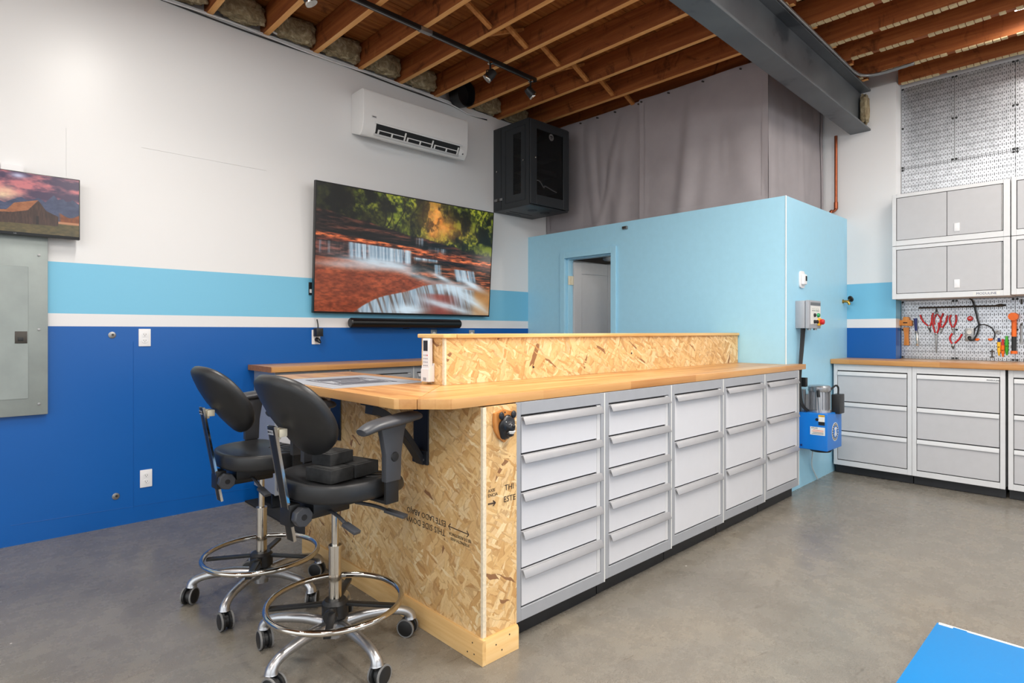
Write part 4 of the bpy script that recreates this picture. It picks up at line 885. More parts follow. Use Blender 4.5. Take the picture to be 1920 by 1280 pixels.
    def mist(img, cx, cy, rx, ry, k, seed, ang=0.0):
        dx, dy = x - cx, y - cy; ca, sa = math.cos(ang), math.sin(ang); a, b = dx * ca + dy * sa, -dx * sa + dy * ca
        g = np.exp(-(a / rx) ** 2 - (b / ry) ** 2) * (0.55 + 0.9 * fbm(a * 5, b * 26, seed))
        return lay(img, wl_, np.clip(g * k, 0, 0.95))
    img = fall(img, 0.9, 1.0, 0.325 + 0 * x, 0.40 + 0 * x, 31, dens=0.62); img = fall(img, 1.03, 1.26, 0.36 + 0.03 * x, 0.45 + 0 * x, 32, dens=0.62)
    img = fall(img, 0.0, 0.3, 0.435 + 0 * x, 0.545 + 0 * x, 33, dens=0.66)
    img = fall(img, 0.26, 0.88, 0.42 + 0.03 * x, 0.555 + 0.02 * x, 34, 0.06, 0.36)
    img = mist(img, 0.58, 0.585, 0.34, 0.035, 0.95, 41, 0.05); img = mist(img, 0.35, 0.62, 0.4, 0.03, 0.6, 42); img = mist(img, 0.95, 0.67, 0.25, 0.03, 0.6, 43, 0.25)
    img = fall(img, 0.88, 1.16, 0.47 + 0.03 * x, 0.50 + 0.03 * x, 35, dens=0.36)
    img = fall(img, 1.1, 1.2, 0.545 + 0 * x, 0.64 + 0 * x, 36, 0.1, 0.45); img = fall(img, 1.32, 1.58, 0.545 + 0.02 * x, 0.69 + 0 * x, 37, 0.3, 0.34)
    img = mist(img, 1.2, 0.665, 0.12, 0.02, 0.8, 44, 0.3); img = mist(img, 1.55, 0.71, 0.16, 0.03, 0.9, 45, 0.35)
    # the broad lower cascade
    curve = 0.735 + 0.42 * np.clip(1.0 - x, 0, 2) ** 1.25 + 0.02 * np.sin(x * 9); mm = sm(0.3, 0.42, x) * (1 - sm(1.5, 1.62, x))
    drk = lerp3((30, 22, 18), (104, 70, 46), fbm(x * 14, y * 14, 51)); img = lay(img, drk, sm(0, 0.02, y - curve) * mm * 0.85)
    s = fbm((x - 0.35 * (y - curve)) * 42, y * 1.4, 52, 4); img = lay(img, lerp3(wd_, wl_, fbm(x * 110, y * 2, 53)), np.clip(sm(0, 0.012, y - curve) * (1 - sm(0.12, 0.3, y - curve)) * mm * (0.15 + sm(0.2, 0.7, s)), 0, 1) * 0.92)
    pl = sm(0, 0.03, y - 0.80) * np.exp(-((x - 1.2) / 0.16) ** 2) * sm(0.76, 0.84, y + 0.1 * (1.2 - x)); img = lay(img, lerp3((110, 46, 40), (170, 84, 70), fbm(x * 8, y * 20, 55)), pl * 0.9)
    img = mist(img, 0.85, 0.97, 0.16, 0.05, 1.0, 56); img = mist(img, 1.3, 0.93, 0.3, 0.03, 0.9, 57, 0.2); img = mist(img, 1.5, 0.84, 0.3, 0.05, 0.9, 58, 0.45); img = mist(img, 1.35, 0.745, 0.2, 0.04, 0.9, 59, -0.05)
    return np.clip(img, 0, 255)
def barn(nx, ny):
    A = 1.78; x, y = np.meshgrid((np.arange(nx) + 0.5) / nx * A, (np.arange(ny) + 0.5) / ny)
    xs_ = (x / A)
    # xs_ in 0..1 across the whole screen; the photo shows about the right-hand 56 percent
    n = fbm(x * 4, y * 9, 61); img = lerp3((74, 58, 84), (206, 120, 124), sm(0.35, 0.72, n))
    img = lay(img, (250, 214, 170), np.exp(-((xs_ - 0.46) / 0.1) ** 2 - ((y - 0.38) / 0.1) ** 2) * (0.4 + fbm(x * 10, y * 14, 62)))
    img = lay(img, (206, 206, 232), np.exp(-((xs_ - 0.56) / 0.05) ** 2 - ((y - 0.06) / 0.04) ** 2) * 0.9)
    pk = np.interp(xs_[0], [0, 0.1, 0.25, 0.40, 0.47, 0.55, 0.58, 0.62, 0.67, 0.70, 0.75, 0.79, 0.81, 0.84, 0.88, 0.90, 0.93, 0.95, 1.0], [0.5, 0.42, 0.5, 0.49, 0.52, 0.43, 0.41, 0.45, 0.42, 0.39, 0.45, 0.36, 0.31, 0.38, 0.36, 0.40, 0.39, 0.36, 0.42])[None, :] + 0.012 * (fbm(x * 26, y * 0, 63) - 0.5)
    mt = lerp3((44, 52, 78), (88, 96, 124), fbm(x * 12, y * 18, 64)); img = lay(img, mt, sm(0, 0.008, y - pk))
    img = lay(img, lerp3((90, 48, 26), (176, 92, 44), fbm(x * 20, y * 20, 65)), sm(0, 0.02, y - (0.62 + 0.05 * np.cos((xs_ - 0.93) * 26))) * sm(0.84, 0.87, xs_) )
    gr = lerp3((62, 58, 36), (120, 100, 58), fbm(x * 16, y * 40, 66)); img = lay(img, (190, 130, 92), sm(0.755, 0.765, y)); img = lay(img, gr, sm(0.79, 0.81, y))
    def poly(img, pts, c):
        ins = np.ones_like(x, bool) ; px = [p[0] for p in pts]; py = [p[1] for p in pts]; ins = np.zeros_like(x, bool); j = len(pts) - 1
        for i in range(len(pts)):
            with np.errstate(divide='ignore', invalid='ignore'):
                cr = ((py[i] > y) != (py[j] > y)) & (xs_ < (px[j] - px[i]) * (y - py[i]) / (py[j] - py[i] + 1e-9) + px[i])
            ins ^= cr; j = i
        return lay(img, c, ins.astype(float))
    wd = lerp3((40, 26, 22), (96, 66, 52), fbm(x * 60, y * 9, 67)); rf = lerp3((126, 72, 44), (196, 128, 84), fbm(x * 18, y * 30, 68))
    img = poly(img, [(0.30, 0.86), (0.30, 0.70), (0.50, 0.66), (0.62, 0.62), (0.70, 0.44), (0.755, 0.60), (0.845, 0.68), (0.845, 0.84)], wd)
    img = poly(img, [(0.48, 0.64), (0.53, 0.52), (0.70, 0.43), (0.625, 0.62), (0.52, 0.675), (0.28, 0.71), (0.28, 0.69)], rf)
    img = poly(img, [(0.685, 0.845), (0.685, 0.70), (0.705, 0.70), (0.705, 0.845)], lerp3((24, 16, 14), (50, 34, 28), fbm(x * 40, y * 10, 70)))
    return np.clip(img, 0, 255)
def screen_mesh(name, parent, img, fn):
    """one vertex-coloured sheet; fn(u, v) gives the place of the picture point, v running down"""
    ny, nx = img.shape[:2]
    vs = [fn(i / (nx - 1), j / (ny - 1)) for j in range(ny) for i in range(nx)]
    fs = [(j * nx + i, (j + 1) * nx + i, (j + 1) * nx + i + 1, j * nx + i + 1) for j in range(ny - 1) for i in range(nx - 1)]
    me = bpy.data.meshes.new(name); me.from_pydata(vs, [], fs)
    c = img.reshape(-1, 3) / 255.0; l = np.where(c <= 0.04045, c / 12.92, ((c + 0.055) / 1.055) ** 2.4)
    at = me.color_attributes.new('picture', 'FLOAT_COLOR', 'POINT'); at.data.foreach_set('color', np.concatenate([l, np.ones((len(l), 1))], 1).astype(np.float32).ravel())
    me.materials.append(M['lit_screen']); me.update(); o = bpy.data.objects.new(name, me); COL.objects.link(o); o.parent = parent; return o
# ------------------------------------------------------------------ large television
tl, tr_, bl, br_ = Vector((2.03, 4.34, 2.416)), Vector((3.864, 4.34, 2.416)), Vector((2.055, 4.44, 1.395)), Vector((3.889, 4.44, 1.395))
t = thing('television', 'large flat television showing red rock waterfalls above the soundbar', 'television', (2.97, 4.49, 1.9)); OFF = Vector((2.97, 4.49, 1.9))
nrm = (tr_ - tl).cross(bl - tl).normalized(); nrm = nrm if nrm.y > 0 else -nrm
def tvp(u, v, d): return (tl * (1 - u) + tr_ * u) * (1 - v) + (bl * (1 - u) + br_ * u) * v + nrm * d - OFF
def tvbox(u0, u1, v0, v1, d0, d1):
    vs = [tvp(u, v, d) for d in (d0, d1) for v in (v0, v1) for u in (u0, u1)]
    return Mb().add(vs, [(0, 1, 3, 2), (4, 6, 7, 5), (0, 4, 5, 1), (2, 3, 7, 6), (0, 2, 6, 4), (1, 5, 7, 3)])
case = tvbox(0, 1, 0, 1, 0.003, 0.03).build('case', 'tv_black', t)
bz = Mb()
for a in ((0, 1, 0, 0.008), (0, 1, 0.986, 1), (0, 0.004, 0.008, 0.986), (0.996, 1, 0.008, 0.986)): 
    q = tvbox(a[0], a[1], a[2], a[3], -0.002, 0.004); bz.add(q.v, q.f)
bz.build('bezel', 'tv_black', t)
screen_mesh('screen_picture', t, waterfall(440, 248), lambda u, v: tvp(0.004 + 0.992 * u, 0.008 + 0.978 * v, 0.001))
tvbox(0.3, 0.7, 0.3, 0.9, 0.03, 0.05).build('back_housing', 'tv_black', t)
Mb().box(2.7, 3.2, 4.42, YL, 1.8, 2.1).build('wall_mount', 'dark_steel', t, off=OFF)
# ------------------------------------------------------------------ small television over the breaker panel
t = thing('television', 'small wall television showing an old barn below mountains', 'television', (0.236, 4.49, 1.98)); OFF = Vector((0.236, 4.49, 1.98))
sx0, sx1, sz0, sz1 = -0.09, 0.562, 1.803, 2.168
Mb().box(sx0, sx1, 4.405, 4.44, sz0, sz1).build('case', 'tv_black', t, bev=0.003, off=OFF)
screen_mesh('screen_picture', t, barn(300, 160), lambda u, v: Vector((sx0 + 0.005 + (sx1 - sx0 - 0.01) * u, 4.404, sz1 - 0.005 - (sz1 - sz0 - 0.022) * v)) - OFF)
lettering('lettering', 'LG', 0.01, (0.26, 4.4035, sz0 + 0.008), (1, 0, 0), (0, 0, 1), 'decal_grey', t, off=OFF)
Mb().box(0.2, 0.3, 4.44, YL, 1.95, 2.21).build('wall_mount', 'white_plastic', t, off=OFF)
# ------------------------------------------------------------------ breaker panel
t = thing('breaker_panel', 'grey steel electrical breaker panel below the small television', 'electrical panel', (0.1, YL, 0.757)); OFF = (0.1, YL, 0.757)
pl = Mb().box(-0.25, 0.414, 4.462, YL - 0.001, 0.757, 1.95).build('cover', 'galv', t, bev=0.004, off=OFF)
dr = Mb().box(-0.16, 0.323, 4.459, 4.4625, 0.857, 1.628).build('door', 'galv', t, bev=0.001, seg=1, off=OFF)
Mb().box(0.262, 0.318, 4.456, 4.4592, 1.18, 1.25).build('latch_plate', 'dark_steel', dr, bev=0.001, off=OFF)
Mb().box(0.275, 0.3, 4.45, 4.456, 1.195, 1.215).build('latch', 'black_plastic', dr, bev=0.001, off=OFF)
for z in (0.82, 1.26, 1.70): Mb().lathe([(0.008, 0), (0.008, 0.003), (0.003, 0.004)], (0.372, 4.462, z), 12, (0, -1, 0)).build('cover_screw', 'steel_grey', pl, off=OFF)
# ------------------------------------------------------------------ soundbar
t = thing('soundbar', 'long black tubular soundbar below the large television', 'speaker', (2.93, YL, 1.32)); OFF = (2.93, YL, 1.32)
Mb().tube([(2.362, 4.42, 1.32), (2.37, 4.42, 1.32), (3.49, 4.42, 1.32), (3.498, 4.42, 1.32)], [0.036, 0.042, 0.042, 0.036], 28).build('body', 'tv_black', t, off=OFF)
Mb().lathe([(0.035, 0), (0.034, 0.002)], (2.3615, 4.42, 1.32), 24, (-1, 0, 0)).build('end_cap', 'black_plastic', t, off=OFF)
Mb().box(2.92, 2.95, 4.44, YL, 1.272, 1.33).box(2.6, 2.64, 4.44, YL, 1.3, 1.34).box(3.2, 3.24, 4.44, YL, 1.3, 1.34).build('wall_mount', 'black_plastic', t, off=OFF)
# ------------------------------------------------------------------ air conditioner
ax0, ax1 = 2.415, 3.5
t = thing('air_conditioner', 'white wall-mounted split air conditioner with open louvre slot', 'air conditioner', (2.96, YL, 2.86)); OFF = (2.96, YL, 2.86)
prof = [(4.499, 2.90), (4.36, 2.855), (4.345, 2.858), (4.315, 2.90), (4.30, 2.955), (4.296, 3.02), (4.296, 3.20), (4.302, 3.218), (4.32, 3.226), (4.499, 3.226)]
m = Mb().prism(prof[::-1], 0, ax0, ax1)
body = m.build('body', 'ac_white', t, bev=0.006, seg=3, off=OFF, ang=30)
# outlet slot along the sloping lower front
def slope(s, d): # s 0..1 down the slope, d outwards
    a, b = Vector((0, 4.299, 2.965)), Vector((0, 4.352, 2.862)); n_ = Vector((0, -0.89, -0.456)); q = a * (1 - s) + b * s + n_ * d; return q
def sbox(x0, x1, s0, s1, d0, d1):
    vs = [(x, slope(s, d).y, slope(s, d).z) for d in (d0, d1) for s in (s0, s1) for x in (x0, x1)]
    return Mb().add(vs, [(0, 1, 3, 2), (4, 6, 7, 5), (0, 4, 5, 1), (2, 3, 7, 6), (0, 2, 6, 4), (1, 5, 7, 3)])
sbox(2.535, 3.40, 0.02, 0.78, -0.02, 0.0165).build('air_outlet', 'black_gap', t, off=OFF)
sbox(2.52, 3.43, -0.1, 0.02, 0.004, 0.019).build('slot_lip', 'ac_white', t, bev=0.002, off=OFF)
lv = sbox(2.525, 3.41, 0.70, 0.84, 0.008, 0.0215).build('louvre', 'vent_grey', t, bev=0.002, off=OFF)
for k in range(3):
    xa = 2.55 + 0.285 * k
    fr = sbox(xa + 0.01, xa + 0.255, 0.4, 0.46, 0.0165, 0.022).build('vane_bar', 'ac_white', t, off=OFF)
    for q in (0.0, 0.13, 0.255): sbox(xa + q + 0.004, xa + q + 0.016, 0.14 if q == 0.255 else 0.4, 0.7, 0.0165, 0.023).build('vane', 'ac_white', t, off=OFF)
Mb().box(2.49, 2.535, 4.2945, 4.2965, 3.0, 3.018).build('badge', 'vent_grey', t, off=OFF)
Mb().box(2.497, 2.528, 4.2938, 4.2945, 3.006, 3.012).build('badge_print', 'decal_line', t, off=OFF)
sbox(3.405, 3.46, 0.2, 0.75, 0.006, 0.019).build('receiver_cover', 'ac_white', t, bev=0.003, off=OFF)
Mb().lathe([(0.007, 0), (0.007, 0.003)], (3.45, slope(0.55, 0.019).y, slope(0.55, 0.019).z), 12, (0, -0.89, -0.456)).build('receiver_eye', 'decal_line', t, off=OFF)
Mb().obox((2.56, 4.41, 2.868), 0.14, 0.05, 0.002, (0.31, 0, 0)).build('bottom_label', 'vent_grey', t, off=OFF)
# ------------------------------------------------------------------ network rack cabinet
kx0, kx1, ky0, kz0, kz1 = 4.0, 4.56, 3.986, 2.46, 3.295
t = thing('rack_cabinet', 'black wall-hung network rack cabinet beside the grey canvas', 'rack cabinet', (kx0, YL, kz0)); OFF = (kx0, YL, kz0)
sh = Mb().box(kx0, kx1, ky0, YL - 0.002, kz1 - 0.012, kz1).box(kx0, kx1, ky0, YL - 0.002, kz0, kz0 + 0.012).box(kx0 + 0.003, kx1 - 0.003, YL - 0.012, YL - 0.002, kz0, kz1).box(kx1 - 0.004, kx1, ky0 + 0.03, YL - 0.012, kz0, kz1)
sh.build('shell', 'rack_black', t, bev=0.003, off=OFF)
Mb().box(kx0, kx0 + 0.02, 4.385, YL - 0.002, kz0 + 0.012, kz1 - 0.012).build('rear_section', 'rack_black', t, bev=0.003, off=OFF)
sp_ = Mb(); y0, y1 = ky0 + 0.002, 4.38
for a in ((y0, 4.1, kz0 + 0.012, kz1 - 0.012), (4.21, y1, kz0 + 0.012, kz1 - 0.012), (4.1, 4.21, kz1 - 0.11, kz1 - 0.012), (4.1, 4.21, kz0 + 0.012, kz0 + 0.13)): sp_.box(kx0 + 0.002, kx0 + 0.012, *a)
sd = sp_.build('side_panel', 'rack_black', t, off=OFF)
rim = Mb()
for a in ((4.04, 4.046, kz0 + 0.06, kz1 - 0.05), (4.32, 4.326, kz0 + 0.06, kz1 - 0.05), (4.046, 4.32, kz1 - 0.056, kz1 - 0.05), (4.046, 4.32, kz0 + 0.06, kz0 + 0.066)): rim.box(kx0 - 0.002, kx0 + 0.002, *a)
rim.build('panel_rim', 'rack_black', sd, off=OFF)
Mb().box(kx0 + 0.006, kx0 + 0.008, 4.1, 4.21, kz0 + 0.13, kz1 - 0.11).build('side_window', 'smoked', sd, off=OFF)
fd = Mb(); d0, d1 = kx0 + 0.004, kx1 - 0.004
for a in ((d0, d0 + 0.085, kz0 + 0.014, kz1 - 0.014), (d1 - 0.085, d1, kz0 + 0.014, kz1 - 0.014), (d0 + 0.085, d1 - 0.085, kz1 - 0.09, kz1 - 0.014), (d0 + 0.085, d1 - 0.085, kz0 + 0.014, kz0 + 0.11)): fd.box(a[0], a[1], ky0 - 0.018, ky0, a[2], a[3])
dd = fd.build('front_door', 'rack_black', t, bev=0.002, seg=1, off=OFF)
Mb().box(d0 + 0.085, d1 - 0.085, ky0 - 0.01, ky0 - 0.007, kz0 + 0.11, kz1 - 0.09).build('door_glass', 'smoked', dd, off=OFF)
Mb().lathe([(0.034, 0), (0.034, 0.002)], (kx0 + 0.3, ky0 - 0.01, kz1 - 0.13), 24, (0, -1, 0)).build('badge', 'steel_grey', dd, off=OFF)
Mb().box(kx0 + 0.282, kx0 + 0.318, ky0 - 0.0132, ky0 - 0.012, kz1 - 0.128, kz1 - 0.118).box(kx0 + 0.288, kx0 + 0.312, ky0 - 0.0132, ky0 - 0.012, kz1 - 0.142, kz1 - 0.136).build('badge_print', 'black_gap', dd, off=OFF)
Mb().lathe([(0.009, 0), (0.009, 0.012), (0.005, 0.014)], (kx0 + 0.06, ky0 - 0.018, kz0 + 0.46), 14, (0, -1, 0)).build('door_lock', 'chrome', dd, off=OFF)
Mb().lathe([(0.008, 0), (0.008, 0.012)], (kx0 + 0.002, 4.06, kz0 + 0.44), 14, (-1, 0, 0)).build('side_lock', 'chrome', sd, off=OFF)
Mb().lathe([(0.008, 0), (0.008, 0.01)], (kx0, 4.44, kz0 + 0.4), 14, (-1, 0, 0)).build('rear_lock', 'chrome', t, off=OFF)
Mb().box(kx0 - 0.006, kx0, 4.36, 4.48, kz0 + 0.1, kz0 + 0.125).build('hasp', 'steel_grey', t, bev=0.002, off=OFF)
Mb().box(kx0 - 0.012, kx0 - 0.006, 4.4, 4.43, kz0 + 0.098, kz0 + 0.128).build('hasp_clip', 'dark_steel', t, bev=0.002, off=OFF)
for (x, y) in ((4.22, 4.16), (4.4, 4.16)): Mb().lathe([(0.05, 0), (0.05, -0.003)], (x, y, kz0), 24).lathe([(0.012, -0.002), (0.012, -0.005)], (x, y, kz0), 12).build('fan_grille', 'fan_dark', t, off=OFF)
Mb().box(4.08, 4.4, 4.34, 4.35, kz0 - 0.002, kz0).box(4.1, 4.3, 4.41, 4.416, kz0 - 0.002, kz0).build('bottom_slot', 'black_gap', t, off=OFF)
for k in range(3): Mb().box(kx0 + 0.06, kx1 - 0.06, ky0 + 0.1, ky0 + 0.3, kz0 + 0.2 + 0.17 * k, kz0 + 0.245 + 0.17 * k).build('rack_unit', 'black_plastic', t, bev=0.003, off=OFF)
tag(Mb().tube(smooth_path([(4.1, 4.06, 2.72), (4.2, 4.05, 2.735), (4.27, 4.05, 2.68), (4.3, 4.06, 2.70), (4.4, 4.05, 2.67), (4.46, 4.05, 2.66)]), 0.005, 8).build('network_cable', 'white_plastic'), 'white network cable looped behind the rack cabinet door glass', 'cable')
# ------------------------------------------------------------------ outlets and small wall fittings
def outlet(label, x, z, w_=0.07, h_=0.115, plate='beige_metal', group='wall outlets'):
    t = thing('wall_outlet', label, 'outlet', (x, YL, z))
    Mb().box(-w_ / 2, w_ / 2, -0.007, -0.0005, -h_ / 2, h_ / 2).build('cover_plate', plate, t, bev=0.003, seg=2)
    for s in (-1, 1):
        r_ = Mb().lathe([(0.0165, 0), (0.0165, 0.003)], (0, -0.007, s * 0.02), 20, (0, -1, 0)).build('receptacle', 'white_plastic', t)
        Mb().box(-0.007, -0.005, -0.0105, -0.01, s * 0.02 - 0.003, s * 0.02 + 0.006).box(0.005, 0.007, -0.0105, -0.01, s * 0.02 - 0.003, s * 0.02 + 0.006).box(-0.002, 0.002, -0.0105, -0.01, s * 0.02 - 0.01, s * 0.02 - 0.006).build('slots', 'black_gap', r_)
    return t
outlet('upper electrical outlet on the royal blue wall beside the breaker panel', 0.921, 1.209, plate='white_plastic')
outlet('lower electrical outlet on the royal blue wall near the floor', 0.929, 0.28, plate='white_plastic')
outlet('electrical outlet on the blue wall with a black adapter plugged in', 2.105, 1.205, plate='white_plastic')
outlet('metal outlet plate just above the riser end, near the remote', 3.255, 1.21, plate='steel_grey')
outlet('metal outlet plate above the riser, under the right end of the soundbar', 3.712, 1.205, plate='steel_grey')
t = thing('plug_adapter', 'black plug-in power adapter with short lead below the television', 'adapter', (2.105, YL - 0.0105, 1.205))
Mb().box(-0.026, 0.03, -0.06, 0, 0.005, 0.07).build('body', 'black_plastic', t, bev=0.004)
Mb().tube([(0, -0.004, -0.02), (0.002, -0.03, -0.025), (0.01, -0.05, -0.045)], [0.018, 0.017, 0.008], 12).build('plug', 'black_plastic', t)
Mb().tube(smooth_path([(0.0, -0.03, 0.07), (0.0, -0.028, 0.1), (0.0, -0.012, 0.14)]), 0.005, 8).build('lead', 'black_plastic', t)
for (lb_, u, v) in (('round metal blank plate high on the royal blue wall', 210, 628), ('round metal blank plate low on the royal blue wall', 217, 930)):
    c = P(u, v, y=YL); t = thing('wall_plug', lb_, 'wall plate', c)
    Mb().lathe([(0.021, 0.0005), (0.021, 0.004), (0.014, 0.006)], (0, 0, 0), 20, (0, -1, 0)).build('disc', 'steel_grey', t)
    Mb().lathe([(0.007, 0.005), (0.007, 0.01)], (0.003, 0, 0.002), 10, (0, -1, 0)).build('screw', 'dark_steel', t)
c = P(584, 541, y=YL); t = thing('wall_jack', 'small black and white jack plate at the left edge of the television', 'jack plate', c)
Mb().box(-0.025, 0.03, -0.008, -0.0005, -0.05, 0.05).build('plate', 'black_plastic', t, bev=0.002); Mb().box(-0.02, -0.002, -0.014, -0.008, -0.035, -0.005).build('jack', 'white_plastic', t, bev=0.002)
# ------------------------------------------------------------------ cables along the wall top, black duct, track lights
def zt(x): return zj(x) + 0.005
def wall_cable(label, m, dz_, amp, seed, r=0.006):
    rr = random.Random(seed); pts = []
    x = -0.5
    while x < 4.02:
        pts.append((x, YL - 0.009 - 0.003 * seed, zt(x) - dz_ - amp * abs(math.sin(x * 2.3 + seed)) - (0.04 * math.exp(-((x - 3.75) / 0.18) ** 2)))); x += 0.22
    tag(Mb().tube(smooth_path(pts, 5), r, 8).build('wall_cable', m), label, 'cable')
wall_cable('black cable pinned along the top of the white wall', 'black_plastic', 0.03, 0.012, 1)
wall_cable('white cable pinned along the top of the white wall', 'white_plastic', 0.016, 0.02, 3, 0.0055)
tag(Mb().tube(smooth_path([P(530, 66, y=4.47), P(511, 58, y=4.45), P(512, 30, y=4.36), P(527, 0, y=4.28), P(532, -14, y=4.25)]), 0.0075, 8).build('ceiling_cable', 'white_plastic'), 'white cable looping from the wall top up between the joists', 'cable')
t = thing('air_duct', 'round black duct end tucked between the joists above the air conditioner', 'duct', (3.53, 4.42, 3.51))
Mb().lathe([(0.118, -0.06), (0.12, 0.06), (0.112, 0.06), (0.107, -0.02), (0.01, -0.03)], (0, 0, 0), 36, (0.12, -1, -0.12)).build('duct_body', 'black_plastic', t)
ty = 3.57
def tz(x): return zj(x) - 0.02
t = thing('track_rail', 'long black lighting track fixed below the joists', 'lighting track', (3.64, ty, tz(3.64))); OFF = (3.64, ty, tz(3.64))
r_ = Mb(); r_.add([(x, y, tz(x) + d) for d in (-0.012, 0.018) for y in (ty - 0.018, ty + 0.018) for x in (-0.4, 3.66)], [(0, 2, 3, 1), (4, 5, 7, 6), (0, 1, 5, 4), (2, 6, 7, 3), (0, 4, 6, 2), (1, 3, 7, 5)]); r_.build('rail', 'black_plastic', t, bev=0.002, off=OFF)
r_ = Mb(); r_.add([(x, y, tz(x) + d) for d in (-0.0135, -0.0118) for y in (ty - 0.004, ty + 0.004) for x in (-0.4, 3.6)], [(0, 2, 3, 1), (4, 5, 7, 6), (0, 1, 5, 4), (2, 6, 7, 3), (0, 4, 6, 2), (1, 3, 7, 5)]); r_.build('contact_slot', 'steel_grey', t, off=OFF)
r_ = Mb().box(2.46, 2.56, ty - 0.02, ty + 0.02, tz(2.5) - 0.014, tz(2.5) + 0.015).build('joiner', 'steel_grey', t, bev=0.002, off=OFF)
def spot(label, x, aim):
    t = thing('track_spotlight', label, 'spotlight', (x, ty, tz(x) - 0.0145), group='spotlights on the lighting track'); aim = Vector(aim).normalized()
    Mb().lathe([(0.022, 0), (0.022, -0.012), (0.012, -0.018)]).build('mount', 'chrome', t)
    Mb().cyl((0, 0, -0.015), (0, 0, -0.065), 0.008, seg=12).build('stem', 'black_plastic', t)
    c = Vector((0, 0, -0.105))
    Mb().tube([(0, 0, -0.06), (0.04, 0, -0.075), (0.042, 0, -0.105)], 0.004, 8).tube([(0, 0, -0.06), (-0.04, 0, -0.075), (-0.042, 0, -0.105)], 0.004, 8).build('yoke', 'black_plastic', t)
    h_ = Mb().lathe([(0.018, -0.05), (0.03, -0.045), (0.036, -0.02), (0.038, 0.04), (0.034, 0.042), (0.032, 0.02)], c, 24, aim).build('lamp_head', 'black_plastic', t)
    Mb().lathe([(0.0385, 0.03), (0.0395, 0.034), (0.0395, 0.042), (0.0385, 0.045)], c, 24, aim).build('bright_ring', 'chrome', h_)
    Mb().lathe([(0.031, 0.021), (0.02, 0.03), (0.005, 0.032)], c, 20, aim).build('lamp', 'label_white', h_)
spot('black track spotlight tilted towards the wall, second from the track end', 3.14, (-0.5, 0.45, -0.7))
spot('black track spotlight at the very end of the track', 3.6, (0.7, -0.3, -0.75))
spot('black track spotlight at the top edge of the picture', 1.62, (0.4, -0.2, -0.8))

# ================================================================== right-hand wall
XF = 5.45
rl = ['light grey three-drawer steel base cabinet beside the blue power unit', 'light grey three-drawer steel base cabinet below the hanging pliers', 'light grey three-drawer steel base cabinet at the right picture edge']
re3 = [0.168, 0.414, 0.66, 0.918]
for k, (ya, yb_, xf) in enumerate(((1.772, 1.2055, XF), (1.2055, 0.640, XF), (0.628, 0.06, XF + 0.015))):
    c = drawer_cabinet(rl[k], 'base cabinets under the pegboards', (xf, ya), -PI / 2, ya - yb_, 0.122, 0.975, re3, depth=0.55, fz=zf(5.6), cf='cab_light', cd='door_grey', cp='cab_light', po=0.5)  # frame and drawer tones paint in how this facing side reflects light
    shift(c)
    if k == 1: lettering('lettering', 'MODULINE', 0.015, (0.50, -0.0125, 0.918 - 0.021 - zf(5.6)), (1, 0, 0), (0, -0.4, 0.9), 'dark_ink', c)
t = thing('wall_worktop', 'butcher block worktop below the pegboards', 'worktop', (5.42, 1.0, 0.976)); OFF = (5.42, 1.0, 0.976)
slab('slab', t, [(5.42, -0.6), (6.025, -0.6), (6.025, 1.405), (5.845, 1.405), (5.845, 1.787), (5.42, 1.787)], (5.42, -0.6, 0), (0, 1, 0), (-1, 0, 0), OFF, 0.976, 1.015)
def wall_cabinet(label, y1, y0, z0, z1, badge=False):
    t = thing('wall_cabinet', label, 'cabinet', (5.69, y1, z0), -PI / 2, 'grey wall cabinets above the pegboard'); w_ = y1 - y0; h_ = z1 - z0
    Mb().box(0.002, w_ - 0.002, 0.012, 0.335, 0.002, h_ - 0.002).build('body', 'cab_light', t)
    f0, f1, g0, g1 = 0.03, w_ - 0.04, 0.045, h_ - 0.03
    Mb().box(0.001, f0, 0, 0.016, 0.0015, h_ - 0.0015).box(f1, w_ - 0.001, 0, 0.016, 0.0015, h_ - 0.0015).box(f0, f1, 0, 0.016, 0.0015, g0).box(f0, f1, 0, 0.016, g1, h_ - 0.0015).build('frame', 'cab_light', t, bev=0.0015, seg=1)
    Mb().box(f0 - 0.001, f1 + 0.001, 0.0085, 0.0125, g0 - 0.001, g1 + 0.001).build('shadow_gap', 'black_gap', t)  # black sheet stands in for the shade around the doors
    mid = (f0 + f1) / 2
    for k, (a, b) in enumerate(((f0 + 0.005, mid - 0.002), (mid + 0.002, f1 - 0.012))):
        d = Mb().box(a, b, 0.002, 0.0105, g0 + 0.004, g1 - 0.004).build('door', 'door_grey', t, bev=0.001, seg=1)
        if k:
            lt = Mb().box(a + 0.045, a + 0.08, -0.002, 0.003, g0 + 0.03, g0 + 0.095).build('latch', 'white_plastic', d, bev=0.002)
            Mb().box(b + 0.002, b + 0.008, 0.001, 0.010, g0 + 0.006, g1 - 0.006).build('hinge', 'steel_grey', d)
    if badge:
        Mb().box(w_ - 0.22, w_ - 0.06, -0.001, 0.0005, 0.01, 0.036).build('badge', 'label_white', t)
        lettering('lettering', 'MODULINE', 0.024, (w_ - 0.14, -0.0014, 0.023), (1, 0, 0), (0, 0, 1), 'navy', t)
    return t
wall_cabinet('upper grey two-door wall cabinet next to the white pier', 1.400, 0.640, 1.9555, 2.385)
wall_cabinet('lower grey two-door wall cabinet directly above the pliers', 1.400, 0.640, 1.515, 1.9545, True)
wall_cabinet('upper grey wall cabinet cut by the right picture edge', 0.636, -0.124, 1.9555, 2.392)
wall_cabinet('lower grey wall cabinet cut by the right picture edge', 0.636, -0.124, 1.52, 1.9545, True)
